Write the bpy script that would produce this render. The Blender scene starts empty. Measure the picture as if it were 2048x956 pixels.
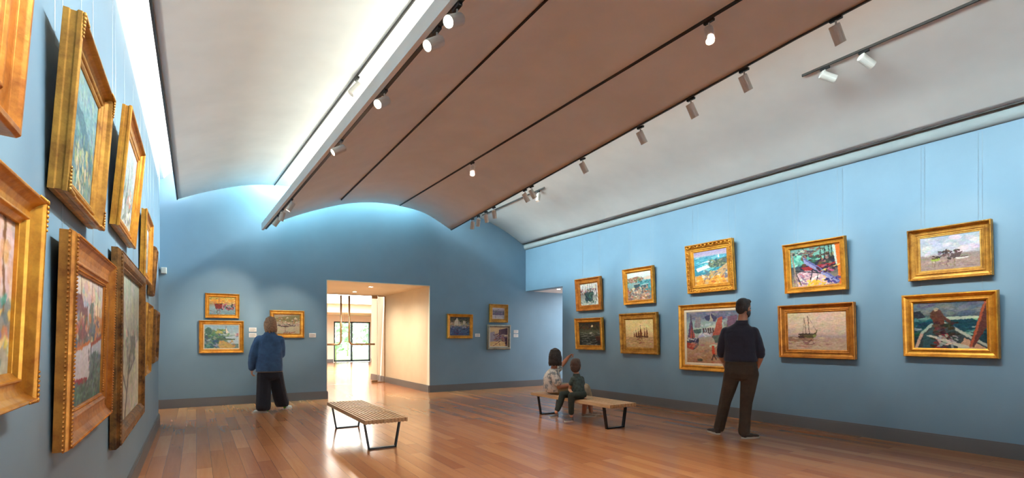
import bpy, bmesh, math, random
import numpy as np
from mathutils import Vector, Matrix

PI = math.pi
SC = bpy.context.scene
COL = SC.collection
R = math.radians

# ------------------------------------------------------------------ helpers
def link(name, me, mat=None, parent=None, loc=None):
    o = bpy.data.objects.new(name, me)
    COL.objects.link(o)
    if mat is not None:
        me.materials.append(mat)
    if parent is not None:
        o.parent = parent
    if loc is not None:
        o.location = loc
    return o

def obj(name, bm, mat=None, parent=None, smooth=False, loc=None):
    me = bpy.data.meshes.new(name)
    bmesh.ops.recalc_face_normals(bm, faces=bm.faces[:])
    bm.to_mesh(me)
    bm.free()
    if smooth:
        me.polygons.foreach_set('use_smooth', [True] * len(me.polygons))
    return link(name, me, mat, parent, loc)

def thing(name, label, cat, loc=(0, 0, 0), rotz=0.0, group=None):
    o = bpy.data.objects.new(name, None)
    COL.objects.link(o)
    o.empty_display_size = 0.1
    o.location = loc
    o.rotation_euler = (0, 0, rotz)
    tag(o, label, cat, group)
    return o

def tag(o, label, cat, group=None):
    o['label'] = label
    o['category'] = cat
    if group:
        o['group'] = group
    return o

def struct(o):
    o['kind'] = 'structure'
    return o

def add_box(bm, lo, hi, mat_index=0):
    x0, y0, z0 = lo
    x1, y1, z1 = hi
    v = [bm.verts.new(p) for p in ((x0, y0, z0), (x1, y0, z0), (x1, y1, z0), (x0, y1, z0),
                                   (x0, y0, z1), (x1, y0, z1), (x1, y1, z1), (x0, y1, z1))]
    for q in ((0, 3, 2, 1), (4, 5, 6, 7), (0, 1, 5, 4), (1, 2, 6, 5), (2, 3, 7, 6), (3, 0, 4, 7)):
        bm.faces.new([v[i] for i in q])

def add_hexa(bm, p):
    """eight points, bottom four counter-clockwise then top four"""
    v = [bm.verts.new(q) for q in p]
    for q in ((0, 3, 2, 1), (4, 5, 6, 7), (0, 1, 5, 4), (1, 2, 6, 5), (2, 3, 7, 6), (3, 0, 4, 7)):
        bm.faces.new([v[i] for i in q])

def add_bevel_box(bm, lo, hi, b):
    n0 = len(bm.verts)
    bm.verts.ensure_lookup_table()
    add_box(bm, lo, hi)
    bm.verts.ensure_lookup_table()
    vs = bm.verts[n0:]
    es = [e for e in bm.edges if e.verts[0] in vs and e.verts[1] in vs]
    bmesh.ops.bevel(bm, geom=es, offset=b, segments=2, affect='EDGES', profile=0.5)

def box_obj(name, lo, hi, mat, parent=None, bevel=0.0):
    bm = bmesh.new()
    if bevel:
        add_bevel_box(bm, lo, hi, bevel)
    else:
        add_box(bm, lo, hi)
    return obj(name, bm, mat, parent)

def frames_along(pts):
    """parallel-transport frames"""
    T = []
    n = len(pts)
    for i in range(n):
        a = pts[max(i - 1, 0)]
        b = pts[min(i + 1, n - 1)]
        t = (b - a)
        if t.length < 1e-9:
            t = Vector((0, 0, 1))
        T.append(t.normalized())
    up = Vector((0, 0, 1))
    if abs(T[0].dot(up)) > 0.9:
        up = Vector((1, 0, 0))
    s = T[0].cross(up).normalized()
    out = []
    for i in range(n):
        s = (s - T[i] * s.dot(T[i])).normalized()
        out.append((T[i], s, T[i].cross(s)))
    return out

def add_tube(bm, pts, rad, segs=12, caps=True, round_ends=False):
    """tube through points; rad a number or list; with half-ball ends when round_ends"""
    pts = [Vector(p) for p in pts]
    n = len(pts)
    rad = [rad] * n if not hasattr(rad, '__len__') else list(rad)
    if round_ends:
        t0 = (pts[1] - pts[0]).normalized()
        t1 = (pts[-1] - pts[-2]).normalized()
        pre, pr, post, po = [], [], [], []
        for k in (0, 1, 2):
            a = R(8 + 30 * k)
            pre.append(pts[0] - t0 * rad[0] * math.cos(a)); pr.append(rad[0] * math.sin(a))
            post.append(pts[-1] + t1 * rad[-1] * math.cos(a)); po.append(rad[-1] * math.sin(a))
        pts = pre + pts + post[::-1]
        rad = pr + rad + po[::-1]
    fr = frames_along(pts)
    rings = []
    for p, r, (t, s, u) in zip(pts, rad, fr):
        rings.append([bm.verts.new(p + (s * math.cos(2 * PI * k / segs) + u * math.sin(2 * PI * k / segs)) * r) for k in range(segs)])
    for a, b in zip(rings[:-1], rings[1:]):
        for k in range(segs):
            bm.faces.new((a[k], a[(k + 1) % segs], b[(k + 1) % segs], b[k]))
    if caps:
        bm.faces.new(rings[0][::-1])
        bm.faces.new(rings[-1])
    return rings

def add_stack(bm, rings, segs=20, power=1.0):
    """closed loft of horizontal ellipses (cx, cy, cz, rx, ry[, yaw])"""
    out = []
    for q in rings:
        cx, cy, cz, rx, ry = q[:5]
        yaw = q[5] if len(q) > 5 else 0.0
        c, s = math.cos(yaw), math.sin(yaw)
        ring = []
        for k in range(segs):
            a = 2 * PI * k / segs
            ex = math.copysign(abs(math.cos(a)) ** power, math.cos(a)) * rx
            ey = math.copysign(abs(math.sin(a)) ** power, math.sin(a)) * ry
            ring.append(bm.verts.new((cx + ex * c - ey * s, cy + ex * s + ey * c, cz)))
        out.append(ring)
    for a, b in zip(out[:-1], out[1:]):
        for k in range(segs):
            bm.faces.new((a[k], a[(k + 1) % segs], b[(k + 1) % segs], b[k]))
    bm.faces.new(out[0][::-1])
    bm.faces.new(out[-1])

def add_ball(bm, c, r, rot=None, u=14, v=9):
    r = (r, r, r) if not hasattr(r, '__len__') else r
    m = Matrix.Translation(Vector(c)) @ (rot.to_4x4() if rot is not None else Matrix.Identity(4)) @ Matrix.Diagonal((r[0], r[1], r[2], 1))
    bmesh.ops.create_uvsphere(bm, u_segments=u, v_segments=v, radius=1.0, matrix=m)

def add_cyl(bm, a, b, r0, r1=None, segs=16):
    add_tube(bm, [a, b], [r0, r0 if r1 is None else r1], segs)

# ------------------------------------------------------------------ materials
def new_mat(name):
    m = bpy.data.materials.new(name)
    m.use_nodes = True
    nt = m.node_tree
    return m, nt, nt.nodes['Principled BSDF']

def N(nt, typ, **kw):
    n = nt.nodes.new(typ)
    for k, v in kw.items():
        setattr(n, k, v)
    return n

def lin(c):
    return tuple(((x / 12.92) if x <= 0.04045 else ((x + 0.055) / 1.055) ** 2.4) for x in c)

def s255(r, g, b):
    return lin((r / 255.0, g / 255.0, b / 255.0)) + (1.0,)

def noise_mix(nt, bs, c0, c1, scale=8.0, detail=4.0, lo=0.35, hi=0.65, stretch=None, rough=0.6):
    tc = N(nt, 'ShaderNodeTexCoord')
    src = tc.outputs['Object']
    if stretch:
        mp = N(nt, 'ShaderNodeMapping')
        mp.inputs['Scale'].default_value = stretch
        nt.links.new(src, mp.inputs['Vector'])
        src = mp.outputs['Vector']
    nz = N(nt, 'ShaderNodeTexNoise')
    nz.inputs['Scale'].default_value = scale
    nz.inputs['Detail'].default_value = detail
    nz.inputs['Roughness'].default_value = rough
    nt.links.new(src, nz.inputs['Vector'])
    rp = N(nt, 'ShaderNodeValToRGB')
    rp.color_ramp.elements[0].position = lo
    rp.color_ramp.elements[1].position = hi
    rp.color_ramp.elements[0].color = c0
    rp.color_ramp.elements[1].color = c1
    nt.links.new(nz.outputs['Fac'], rp.inputs['Fac'])
    nt.links.new(rp.outputs['Color'], bs.inputs['Base Color'])
    return nz, src

def add_bump(nt, bs, src_out, strength=0.2, dist=0.01):
    b = N(nt, 'ShaderNodeBump')
    b.inputs['Strength'].default_value = strength
    b.inputs['Distance'].default_value = dist
    nt.links.new(src_out, b.inputs['Height'])
    nt.links.new(b.outputs['Normal'], bs.inputs['Normal'])

def paint_mat(name, c, rough=0.6, var=0.04, scale=1.3):
    m, nt, bs = new_mat(name)
    c0 = tuple(x * (1 - var) for x in c[:3]) + (1,)
    c1 = tuple(min(1, x * (1 + var)) for x in c[:3]) + (1,)
    nz, src = noise_mix(nt, bs, c0, c1, scale, 3)
    bs.inputs['Roughness'].default_value = rough
    n2 = N(nt, 'ShaderNodeTexNoise')
    n2.inputs['Scale'].default_value = 220
    nt.links.new(src, n2.inputs['Vector'])
    add_bump(nt, bs, n2.outputs['Fac'], 0.05, 0.002)
    return m

def plain_mat(name, c, rough=0.5, metal=0.0, var=0.06, scale=14.0, bump=0.0, sheen=0.0):
    m, nt, bs = new_mat(name)
    c0 = tuple(x * (1 - var) for x in c[:3]) + (1,)
    c1 = tuple(min(1, x * (1 + var)) for x in c[:3]) + (1,)
    nz, src = noise_mix(nt, bs, c0, c1, scale, 4)
    bs.inputs['Roughness'].default_value = rough
    bs.inputs['Metallic'].default_value = metal
    if sheen:
        bs.inputs['Sheen Weight'].default_value = sheen
    if bump:
        add_bump(nt, bs, nz.outputs['Fac'], bump, 0.02)
    return m

def emit_mat(name, c, strength):
    m, nt, bs = new_mat(name)
    bs.inputs['Base Color'].default_value = (0.8, 0.8, 0.8, 1)
    bs.inputs['Emission Color'].default_value = c
    bs.inputs['Emission Strength'].default_value = strength
    return m

def gold_mat(name, bright, dark, rough=0.34, metal=0.55, scale=9.0, lo=0.28, hi=0.6):
    m, nt, bs = new_mat(name)
    nz, src = noise_mix(nt, bs, dark, bright, scale, 6, lo, hi, rough=0.7)
    bs.inputs['Metallic'].default_value = metal
    n2 = N(nt, 'ShaderNodeTexNoise')
    n2.inputs['Scale'].default_value = 60
    n2.inputs['Detail'].default_value = 3
    nt.links.new(src, n2.inputs['Vector'])
    mr = N(nt, 'ShaderNodeMapRange')
    mr.inputs['To Min'].default_value = rough - 0.1
    mr.inputs['To Max'].default_value = rough + 0.16
    nt.links.new(n2.outputs['Fac'], mr.inputs['Value'])
    nt.links.new(mr.outputs['Result'], bs.inputs['Roughness'])
    add_bump(nt, bs, n2.outputs['Fac'], 0.15, 0.004)
    return m

M = {}
M['blue'] = paint_mat('blue_wall_paint', s255(118, 148, 168), 0.5)
M['white'] = paint_mat('white_ceiling_paint', s255(234, 231, 226), 0.7)
M['gutter'] = paint_mat('shaded_white_gutter', s255(158, 166, 166), 0.7)  # white gutter band, its shade put into the colour as grey
M['cream'] = paint_mat('cream_wall_paint', s255(232, 222, 200), 0.6)
M['pale'] = paint_mat('pale_wall_paint', s255(228, 228, 218), 0.6)
M['base'] = paint_mat('grey_baseboard_paint', s255(104, 104, 106), 0.45)
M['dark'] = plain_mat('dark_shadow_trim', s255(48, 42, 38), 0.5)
M['black'] = plain_mat('black_steel', s255(22, 21, 22), 0.38, 0.4)
M['lampwhite'] = plain_mat('white_lamp_enamel', s255(214, 210, 202), 0.4, var=0.02)
M['lampgrey'] = plain_mat('grey_lamp_reflector', s255(176, 140, 124), 0.35, 0.5, var=0.03)
M['lens_on'] = emit_mat('lit_lamp_lens', (1.0, 0.86, 0.70, 1), 14.0)
M['lens_glare'] = emit_mat('bright_lamp_lens', (1.0, 0.84, 0.66, 1), 60.0)
M['lens_dim'] = emit_mat('dim_lamp_lens', (1.0, 0.80, 0.66, 1), 1.2)
M['bronze'] = plain_mat('brushed_bronze', s255(158, 128, 96), 0.32, 0.85)
M['steel'] = plain_mat('steel_cable', s255(176, 180, 184), 0.4, 0.7)
M['card'] = plain_mat('white_label_card', s255(236, 232, 228), 0.6, var=0.02)
M['ink'] = plain_mat('grey_label_ink', s255(120, 116, 116), 0.7)
M['winframe'] = plain_mat('dark_window_frame', s255(52, 66, 74), 0.45, 0.3)
M['backing'] = plain_mat('dark_wood_backing', s255(66, 50, 38), 0.7)

M['gold'] = gold_mat('bright_gilding', s255(226, 158, 54), s255(168, 98, 26))
M['oldgold'] = gold_mat('aged_gilding', s255(206, 150, 62), s255(132, 82, 30), 0.42, lo=0.3, hi=0.62)
M['redgold'] = gold_mat('reddish_gilding', s255(206, 132, 50), s255(138, 72, 24), 0.38)
M['darkgold'] = gold_mat('dark_worn_gilding', s255(170, 116, 52), s255(70, 42, 22), 0.45, lo=0.36, hi=0.7)
M['silver'] = gold_mat('silvery_grey_gilding', s255(158, 150, 132), s255(104, 98, 88), 0.5, 0.35)
M['liner'] = plain_mat('cream_linen_liner', s255(226, 206, 176), 0.7)
M['goldliner'] = gold_mat('gilt_liner', s255(230, 184, 96), s255(178, 124, 54), 0.4)

def canvas_material():
    m, nt, bs = new_mat('oil_paint_on_canvas')
    at = N(nt, 'ShaderNodeAttribute', attribute_name='pigment')
    nt.links.new(at.outputs['Color'], bs.inputs['Base Color'])
    bs.inputs['Roughness'].default_value = 0.5
    bs.inputs['Specular IOR Level'].default_value = 0.3
    tc = N(nt, 'ShaderNodeTexCoord')
    nz = N(nt, 'ShaderNodeTexNoise')
    nz.inputs['Scale'].default_value = 70
    nz.inputs['Detail'].default_value = 4
    nt.links.new(tc.outputs['Object'], nz.inputs['Vector'])
    add_bump(nt, bs, nz.outputs['Fac'], 0.35, 0.004)
    return m
M['canvas'] = canvas_material()

def floor_material():
    m, nt, bs = new_mat('oak_plank_floor')
    tc = N(nt, 'ShaderNodeTexCoord')
    mp = N(nt, 'ShaderNodeMapping')
    mp.inputs['Rotation'].default_value = (0, 0, R(90))
    nt.links.new(tc.outputs['Object'], mp.inputs['Vector'])
    br = N(nt, 'ShaderNodeTexBrick')
    br.offset = 0.37
    br.inputs['Scale'].default_value = 1.0
    br.inputs['Brick Width'].default_value = 1.35
    br.inputs['Row Height'].default_value = 0.135
    br.inputs['Mortar Size'].default_value = 0.0011
    br.inputs['Mortar Smooth'].default_value = 0.3
    br.inputs['Bias'].default_value = 0.0
    br.inputs['Color1'].default_value = (0.0, 0.0, 0.0, 1)
    br.inputs['Color2'].default_value = (1.0, 1.0, 1.0, 1)
    br.inputs['Mortar'].default_value = (0.35, 0.35, 0.35, 1)
    nt.links.new(mp.outputs['Vector'], br.inputs['Vector'])
    # grain stretched along the planks
    mg = N(nt, 'ShaderNodeMapping')
    mg.inputs['Scale'].default_value = (9.0, 0.55, 1.0)
    nt.links.new(tc.outputs['Object'], mg.inputs['Vector'])
    ng = N(nt, 'ShaderNodeTexNoise')
    ng.inputs['Scale'].default_value = 2.4
    ng.inputs['Detail'].default_value = 5
    ng.inputs['Roughness'].default_value = 0.62
    ng.inputs['Distortion'].default_value = 0.8
    nt.links.new(mg.outputs['Vector'], ng.inputs['Vector'])
    mx = N(nt, 'ShaderNodeMath', operation='MULTIPLY_ADD')
    mx.inputs[1].default_value = 0.40
    nt.links.new(br.outputs['Color'], mx.inputs[0])
    m2 = N(nt, 'ShaderNodeMath', operation='MULTIPLY')
    m2.inputs[1].default_value = 0.34
    nt.links.new(ng.outputs['Fac'], m2.inputs[0])
    nt.links.new(m2.outputs[0], mx.inputs[2])
    rp = N(nt, 'ShaderNodeValToRGB')
    e = rp.color_ramp.elements
    e[0].position = 0.05; e[0].color = s255(154, 95, 60)
    e[1].position = 0.95; e[1].color = s255(213, 158, 112)
    k = e.new(0.5); k.color = s255(188, 127, 83)
    nt.links.new(mx.outputs[0], rp.inputs['Fac'])
    # knots
    mk = N(nt, 'ShaderNodeMapping')
    mk.inputs['Scale'].default_value = (2.0, 1.0, 1.0)
    nt.links.new(tc.outputs['Object'], mk.inputs['Vector'])
    nk = N(nt, 'ShaderNodeTexNoise')
    nk.inputs['Scale'].default_value = 7.5
    nk.inputs['Detail'].default_value = 3
    nt.links.new(mk.outputs['Vector'], nk.inputs['Vector'])
    rk = N(nt, 'ShaderNodeValToRGB')
    rk.color_ramp.elements[0].position = 0.19; rk.color_ramp.elements[0].color = (0.38, 0.32, 0.3, 1)
    rk.color_ramp.elements[1].position = 0.225; rk.color_ramp.elements[1].color = (1, 1, 1, 1)
    nt.links.new(nk.outputs['Fac'], rk.inputs['Fac'])
    mm = N(nt, 'ShaderNodeMix', data_type='RGBA', blend_type='MULTIPLY')
    mm.inputs['Factor'].default_value = 1.0
    nt.links.new(rp.outputs['Color'], mm.inputs['A'])
    nt.links.new(rk.outputs['Color'], mm.inputs['B'])
    # dark seams between planks
    ms = N(nt, 'ShaderNodeMix', data_type='RGBA', blend_type='MIX')
    nt.links.new(br.outputs['Fac'], ms.inputs['Factor'])
    nt.links.new(mm.outputs['Result'], ms.inputs['A'])
    ms.inputs['B'].default_value = s255(84, 46, 26)
    nt.links.new(ms.outputs['Result'], bs.inputs['Base Color'])
    bs.inputs['Roughness'].default_value = 0.19
    bs.inputs['Specular IOR Level'].default_value = 0.5
    return m
M['floor'] = floor_material()

def wood_material(name, c0, c1, stretch=(30, 1.5, 30)):
    m, nt, bs = new_mat(name)
    noise_mix(nt, bs, c0, c1, 3.0, 6, 0.3, 0.7, stretch)
    bs.inputs['Roughness'].default_value = 0.42
    return m
M['slat'] = wood_material('pale_ash_wood', s255(178, 138, 98), s255(216, 182, 140))

def glass_material():
    m, nt, bs = new_mat('clear_glass')
    bs.inputs['Base Color'].default_value = (0.96, 0.99, 0.98, 1)
    bs.inputs['Roughness'].default_value = 0.0
    bs.inputs['Transmission Weight'].default_value = 1.0
    bs.inputs['IOR'].default_value = 1.12
    return m
M['glass'] = glass_material()
M['glassedge'] = plain_mat('polished_glass_edge', s255(196, 206, 190), 0.2)
# ------------------------------------------------------------------ room shell
EYE = 1.30
XL, XR, YB = -0.477, 7.418, 11.206
YF = -3.4                      # wall behind the camera
LINTEL = 2.53
ROOF = 5.25

# floor: the gallery, the passage and the far room are one floor
struct(box_obj('floor', (-3.2, YF - 0.3, -0.2), (13.0, 28.2, 0.0), M['floor']))

# left wall, its blue paint ends at 3.66 m; an opening at the far end
bm = bmesh.new()
add_box(bm, (XL - 0.25, YF, 0), (XL, 9.2, 3.66))
add_hexa(bm, [(XL - 0.25, 9.2, LINTEL), (XL, 9.2, LINTEL), (-0.56, YB, LINTEL), (-0.85, YB, LINTEL),
              (XL - 0.25, 9.2, 3.66), (XL, 9.2, 3.66), (-0.56, YB, 3.66), (-0.85, YB, 3.66)])
add_hexa(bm, [(XL - 0.25, 9.2, 3.66), (XL, 9.2, 3.66), (-0.56, YB, 3.66), (-0.85, YB, 3.66),
              (XL - 0.25, 9.2, 4.20), (XL, 9.2, 4.20), (-0.56, YB, 4.20), (-0.85, YB, 4.20)])
add_box(bm, (-3.0, 8.2, 0), (-2.8, YB, LINTEL))
add_box(bm, (-3.0, 8.2, 0), (XL - 0.25, 8.4, LINTEL))
struct(obj('wall_left', bm, M['blue']))
struct(box_obj('ceiling_left_passage', (-3.0, 8.2, LINTEL), (XL - 0.26, YB, LINTEL + 0.1), M['white']))

# white cove above the left wall, curling over the lamps
def sweep_y(bm, prof, y0, y1, th):
    """open profile of (x, z) swept along y, given a thickness along the outward side"""
    a = []
    n = len(prof)
    for i, (x, z) in enumerate(prof):
        p = Vector(prof[max(i - 1, 0)]); q = Vector(prof[min(i + 1, n - 1)])
        t = (q - p).normalized()
        nx, nz = -t.y, t.x
        a.append((x, z, x + nx * th, z + nz * th))
    rows = []
    for y in (y0, y1):
        rows.append([(bm.verts.new((q[0], y, q[1])), bm.verts.new((q[2], y, q[3]))) for q in a])
    for i in range(n - 1):
        for s in (0, 1):
            bm.faces.new((rows[0][i][s], rows[0][i + 1][s], rows[1][i + 1][s], rows[1][i][s]))
    for r in rows:
        for i in range(n - 1):
            bm.faces.new((r[i][0], r[i + 1][0], r[i + 1][1], r[i][1]))
    for i in (0, n - 1):
        bm.faces.new((rows[0][i][0], rows[0][i][1], rows[1][i][1], rows[1][i][0]))

bm = bmesh.new()
sweep_y(bm, [(-0.90, 3.67), (XL - 0.004, 3.67), (XL - 0.004, 4.18), (-0.42, 4.31), (-0.26, 4.42), (0.2, 4.56), (0.7, 4.66), (1.0, 4.70), (1.0, ROOF)], YF, 9.2, 0.06)
sweep_y(bm, [(-0.90, 4.205), (-0.50, 4.205), (-0.42, 4.31), (-0.26, 4.42), (0.2, 4.56), (0.7, 4.66), (1.0, 4.70), (1.0, ROOF)], 9.2, YB, 0.06)
struct(obj('ceiling_cove_left', bm, M['white']))

# right wall with an opening at the far end
bm = bmesh.new()
add_box(bm, (XR, YF, 0), (XR + 0.25, 9.616, 3.62))
add_box(bm, (XR, 9.616, LINTEL), (XR + 0.25, YB, 3.62))
add_box(bm, (XR + 0.25, 9.4, 0), (10.2, 9.616, LINTEL))
struct(obj('wall_right', bm, M['blue']))
struct(box_obj('ceiling_right_passage', (XR + 0.26, 9.62, LINTEL), (10.2, YB, LINTEL + 0.1), M['white']))
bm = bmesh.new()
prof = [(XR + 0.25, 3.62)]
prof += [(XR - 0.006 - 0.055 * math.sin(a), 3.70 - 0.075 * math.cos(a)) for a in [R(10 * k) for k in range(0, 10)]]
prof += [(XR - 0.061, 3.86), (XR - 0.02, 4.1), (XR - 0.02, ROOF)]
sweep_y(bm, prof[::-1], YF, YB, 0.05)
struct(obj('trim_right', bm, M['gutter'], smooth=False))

# back wall with the doorway to the passage
DX0, DX1 = 2.358, 4.687
bm = bmesh.new()
add_box(bm, (-3.0, YB, 0), (DX0, YB + 0.25, ROOF))
add_box(bm, (DX1, YB, 0), (10.2, YB + 0.25, ROOF))
add_box(bm, (DX0, YB, LINTEL), (DX1, YB + 0.25, ROOF))
struct(obj('wall_back', bm, M['blue']))
# wall behind the camera, with a broad opening added to let fill light in
bm = bmesh.new()
add_box(bm, (-0.8, YF - 0.25, 0), (0.6, YF, ROOF))
add_box(bm, (6.2, YF - 0.25, 0), (7.8, YF, ROOF))
add_box(bm, (0.6, YF - 0.25, 3.2), (6.2, YF, ROOF))
struct(obj('wall_front', bm, M['blue']))
struct(box_obj('ceiling_roof', (-1.0, YF - 0.3, ROOF), (7.8, YB + 0.25, ROOF + 0.15), M['white']))
# upper cavity side walls
struct(box_obj('wall_upper_right', (XR + 0.05, YF, 3.62), (XR + 0.25, YB, ROOF), M['white']))

# ------------------------------------------------------------------ vaulted ceiling shells
def smooth_profile(pts, n=40):
    """Catmull-Rom through (x, z) points"""
    P = [Vector(p) for p in pts]
    P = [P[0] * 2 - P[1]] + P + [P[-1] * 2 - P[-2]]
    out = []
    k = len(pts) - 1
    for j in range(n + 1):
        t = j * k / n
        i = min(int(t), k - 1)
        f = t - i
        a, b, c, d = P[i:i + 4]
        out.append(0.5 * ((2 * b) + (c - a) * f + (2 * a - 5 * b + 4 * c - d) * f * f + (3 * b - a - 3 * c + d) * f ** 3))
    return out

def shell(name, far, near, y_far, y_near, y0, th, mat, n=40):
    pf, pn = smooth_profile(far, n), smooth_profile(near, n)
    ys = [y_far - (y_far - y0) * k / 8 for k in range(9)]
    bm = bmesh.new()
    lo, hi = [], []
    for y in ys:
        f = (y_far - y) / (y_far - y_near)
        f2 = f if f <= 1.0 else 1.0 + (f - 1.0) * 0.5
        r0, r1 = [], []
        for a, b in zip(pf, pn):
            q = a + (b - a) * f2
            r0.append(bm.verts.new((q.x, y, q.y)))
            r1.append(bm.verts.new((q.x, y, q.y + th)))
        lo.append(r0); hi.append(r1)
    m = len(pf)
    for j in range(len(ys) - 1):
        for i in range(m - 1):
            bm.faces.new((lo[j][i], lo[j][i + 1], lo[j + 1][i + 1], lo[j + 1][i]))
            bm.faces.new((hi[j][i], hi[j][i + 1], hi[j + 1][i + 1], hi[j + 1][i]))
        for i in (0, m - 1):
            bm.faces.new((lo[j][i], hi[j][i], hi[j + 1][i], lo[j + 1][i]))
    for j in (0, len(ys) - 1):
        for i in range(m - 1):
            bm.faces.new((lo[j][i], lo[j][i + 1], hi[j][i + 1], hi[j][i]))
    o = obj(name, bm, mat)
    for p in o.data.polygons:
        p.use_smooth = abs(p.normal.z) > 0.2 and abs(p.normal.y) < 0.5
    return struct(o)

MS_FAR = [(1.11, 3.40), (1.225, 3.50), (1.85, 3.81), (2.587, 4.09), (3.133, 4.21), (3.5, 4.24), (3.84, 4.235), (4.452, 4.145), (5.105, 3.84)]
MS_NEAR = [(1.38, 3.40), (1.47, 3.49), (1.95, 3.83), (2.42, 4.08), (2.90, 4.17), (3.4, 4.16), (3.83, 4.11), (4.25, 4.06), (4.573, 3.99)]
shell('ceiling_middle_vault', MS_FAR, MS_NEAR, 10.9, 2.5, YF, 0.10, M['white'])
LS_FAR = [(-0.275, 3.79), (0.217, 4.01), (0.79, 4.205), (1.3, 4.29), (1.633, 4.31), (2.3, 4.38)]
LS_NEAR = [(-0.275, 3.79), (0.22, 4.00), (0.85, 4.20), (1.5, 4.285), (1.9, 4.30), (2.6, 4.37)]
shell('ceiling_left_vault', LS_FAR, LS_NEAR, 10.9, 2.5, YF, 0.07, M['white'])
RS = [(4.15, 4.86), (5.0, 4.66), (6.03, 4.32), (6.76, 4.05), (7.3, 3.765)]
shell('ceiling_right_vault', RS, RS, 11.19, 2.5, YF, 0.06, M['white'])

# thin dark edge strips on the vaults
def strip(name, a, b, w, h, mat):
    """bar from a to b, w wide in x and h high in z"""
    bm = bmesh.new()
    p = []
    for dz in (0, h):
        for q, dx in ((a, 0), (a, w), (b, w), (b, 0)):
            p.append((q[0] + dx, q[1], q[2] + dz))
    add_hexa(bm, p)
    return bm
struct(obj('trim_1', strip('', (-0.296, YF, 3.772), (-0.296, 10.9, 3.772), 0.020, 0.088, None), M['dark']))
struct(obj('trim_2', strip('', (7.301, YF, 3.755), (7.301, 11.19, 3.755), 0.010, 0.02, None), M['dark']))

def ms_edge(x_far, z_far, x_near, z_near, y):
    f = (10.9 - y) / 8.4
    if f > 1:
        f = 1 + (f - 1) * 0.5
    return Vector((x_far + (x_near - x_far) * f, y, z_far + (z_near - z_far) * f))
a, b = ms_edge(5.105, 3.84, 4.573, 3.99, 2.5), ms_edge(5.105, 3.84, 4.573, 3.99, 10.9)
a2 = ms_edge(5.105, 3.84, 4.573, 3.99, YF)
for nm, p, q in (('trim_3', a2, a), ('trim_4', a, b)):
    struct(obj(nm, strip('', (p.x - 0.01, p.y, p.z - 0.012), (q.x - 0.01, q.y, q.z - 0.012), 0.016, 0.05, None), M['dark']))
# pale beam along the left edge of the middle vault
bm = bmesh.new()
for p, q in ((ms_edge(1.11, 3.4, 1.38, 3.4, YF), ms_edge(1.11, 3.4, 1.38, 3.4, 2.5)), (ms_edge(1.11, 3.4, 1.38, 3.4, 2.5), ms_edge(1.11, 3.4, 1.38, 3.4, 10.9))):
    pp = []
    for dz0 in (-0.015, 0.115):
        for e, dx in ((p, -0.035), (p, 0.004), (q, 0.004), (q, -0.035)):
            pp.append((e.x + dx, e.y, e.z + dz0))
    add_hexa(bm, pp)
struct(obj('trim_5', bm, M['white']))
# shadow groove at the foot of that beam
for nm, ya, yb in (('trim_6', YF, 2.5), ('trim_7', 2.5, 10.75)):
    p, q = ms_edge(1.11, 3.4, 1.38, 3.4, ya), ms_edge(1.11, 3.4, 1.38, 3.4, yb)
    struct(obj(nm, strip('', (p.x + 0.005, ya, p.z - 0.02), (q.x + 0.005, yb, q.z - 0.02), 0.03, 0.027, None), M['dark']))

# ------------------------------------------------------------------ baseboards
def board(name, segs, h=0.165, t=0.02):
    """segs: (x0,y0,x1,y1) wall-foot lines; normal to the left of the direction"""
    bm = bmesh.new()
    for x0, y0, x1, y1 in segs:
        d = Vector((x1 - x0, y1 - y0, 0)).normalized()
        n = Vector((-d.y, d.x, 0))
        a, b = Vector((x0, y0, 0)), Vector((x1, y1, 0))
        for hh, tt, z0 in ((h - 0.018, t, 0.0), (h, t * 0.6, h - 0.018)):
            p = [a, b, b + n * tt, a + n * tt]
            add_hexa(bm, [(q.x, q.y, z0) for q in p] + [(q.x, q.y, hh) for q in p])
    return struct(obj(name, bm, M['base']))
board('baseboard_left', [(XL, 9.22, XL, YF)])
board('baseboard_right', [(XR, YF, XR, 9.63)])
board('baseboard_back', [(DX0, YB, -2.8, YB), (10.2, YB, DX1, YB)])
board('baseboard_passage', [(DX1 - .004, YB, DX1 - .004, 15.9), (DX0 + .004, 15.9, DX0 + .004, YB)])

# ------------------------------------------------------------------ passage, glass doors, far room
YD = 14.53
struct(box_obj('wall_passage_right', (DX1, YB + 0.25, 0), (DX1 + 0.25, 15.9, LINTEL + 0.3), M['cream']))
struct(box_obj('wall_passage_left', (DX0 - 0.25, YB + 0.25, 0), (DX0, 15.9, LINTEL + 0.3), M['cream']))
# cream linings where the passage cuts through the blue wall
struct(box_obj('trim_8', (DX1 - 0.004, YB - 0.001, 0), (DX1 + 0.01, YB + 0.26, LINTEL), M['cream']))
struct(box_obj('trim_9', (DX0 - 0.01, YB - 0.001, 0), (DX0 + 0.004, YB + 0.26, LINTEL), M['cream']))
struct(box_obj('ceiling_passage', (DX0 - 0.01, YB - 0.001, LINTEL - 0.014), (DX1 + 0.01, YD + 0.06, LINTEL), M['cream']))
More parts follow.
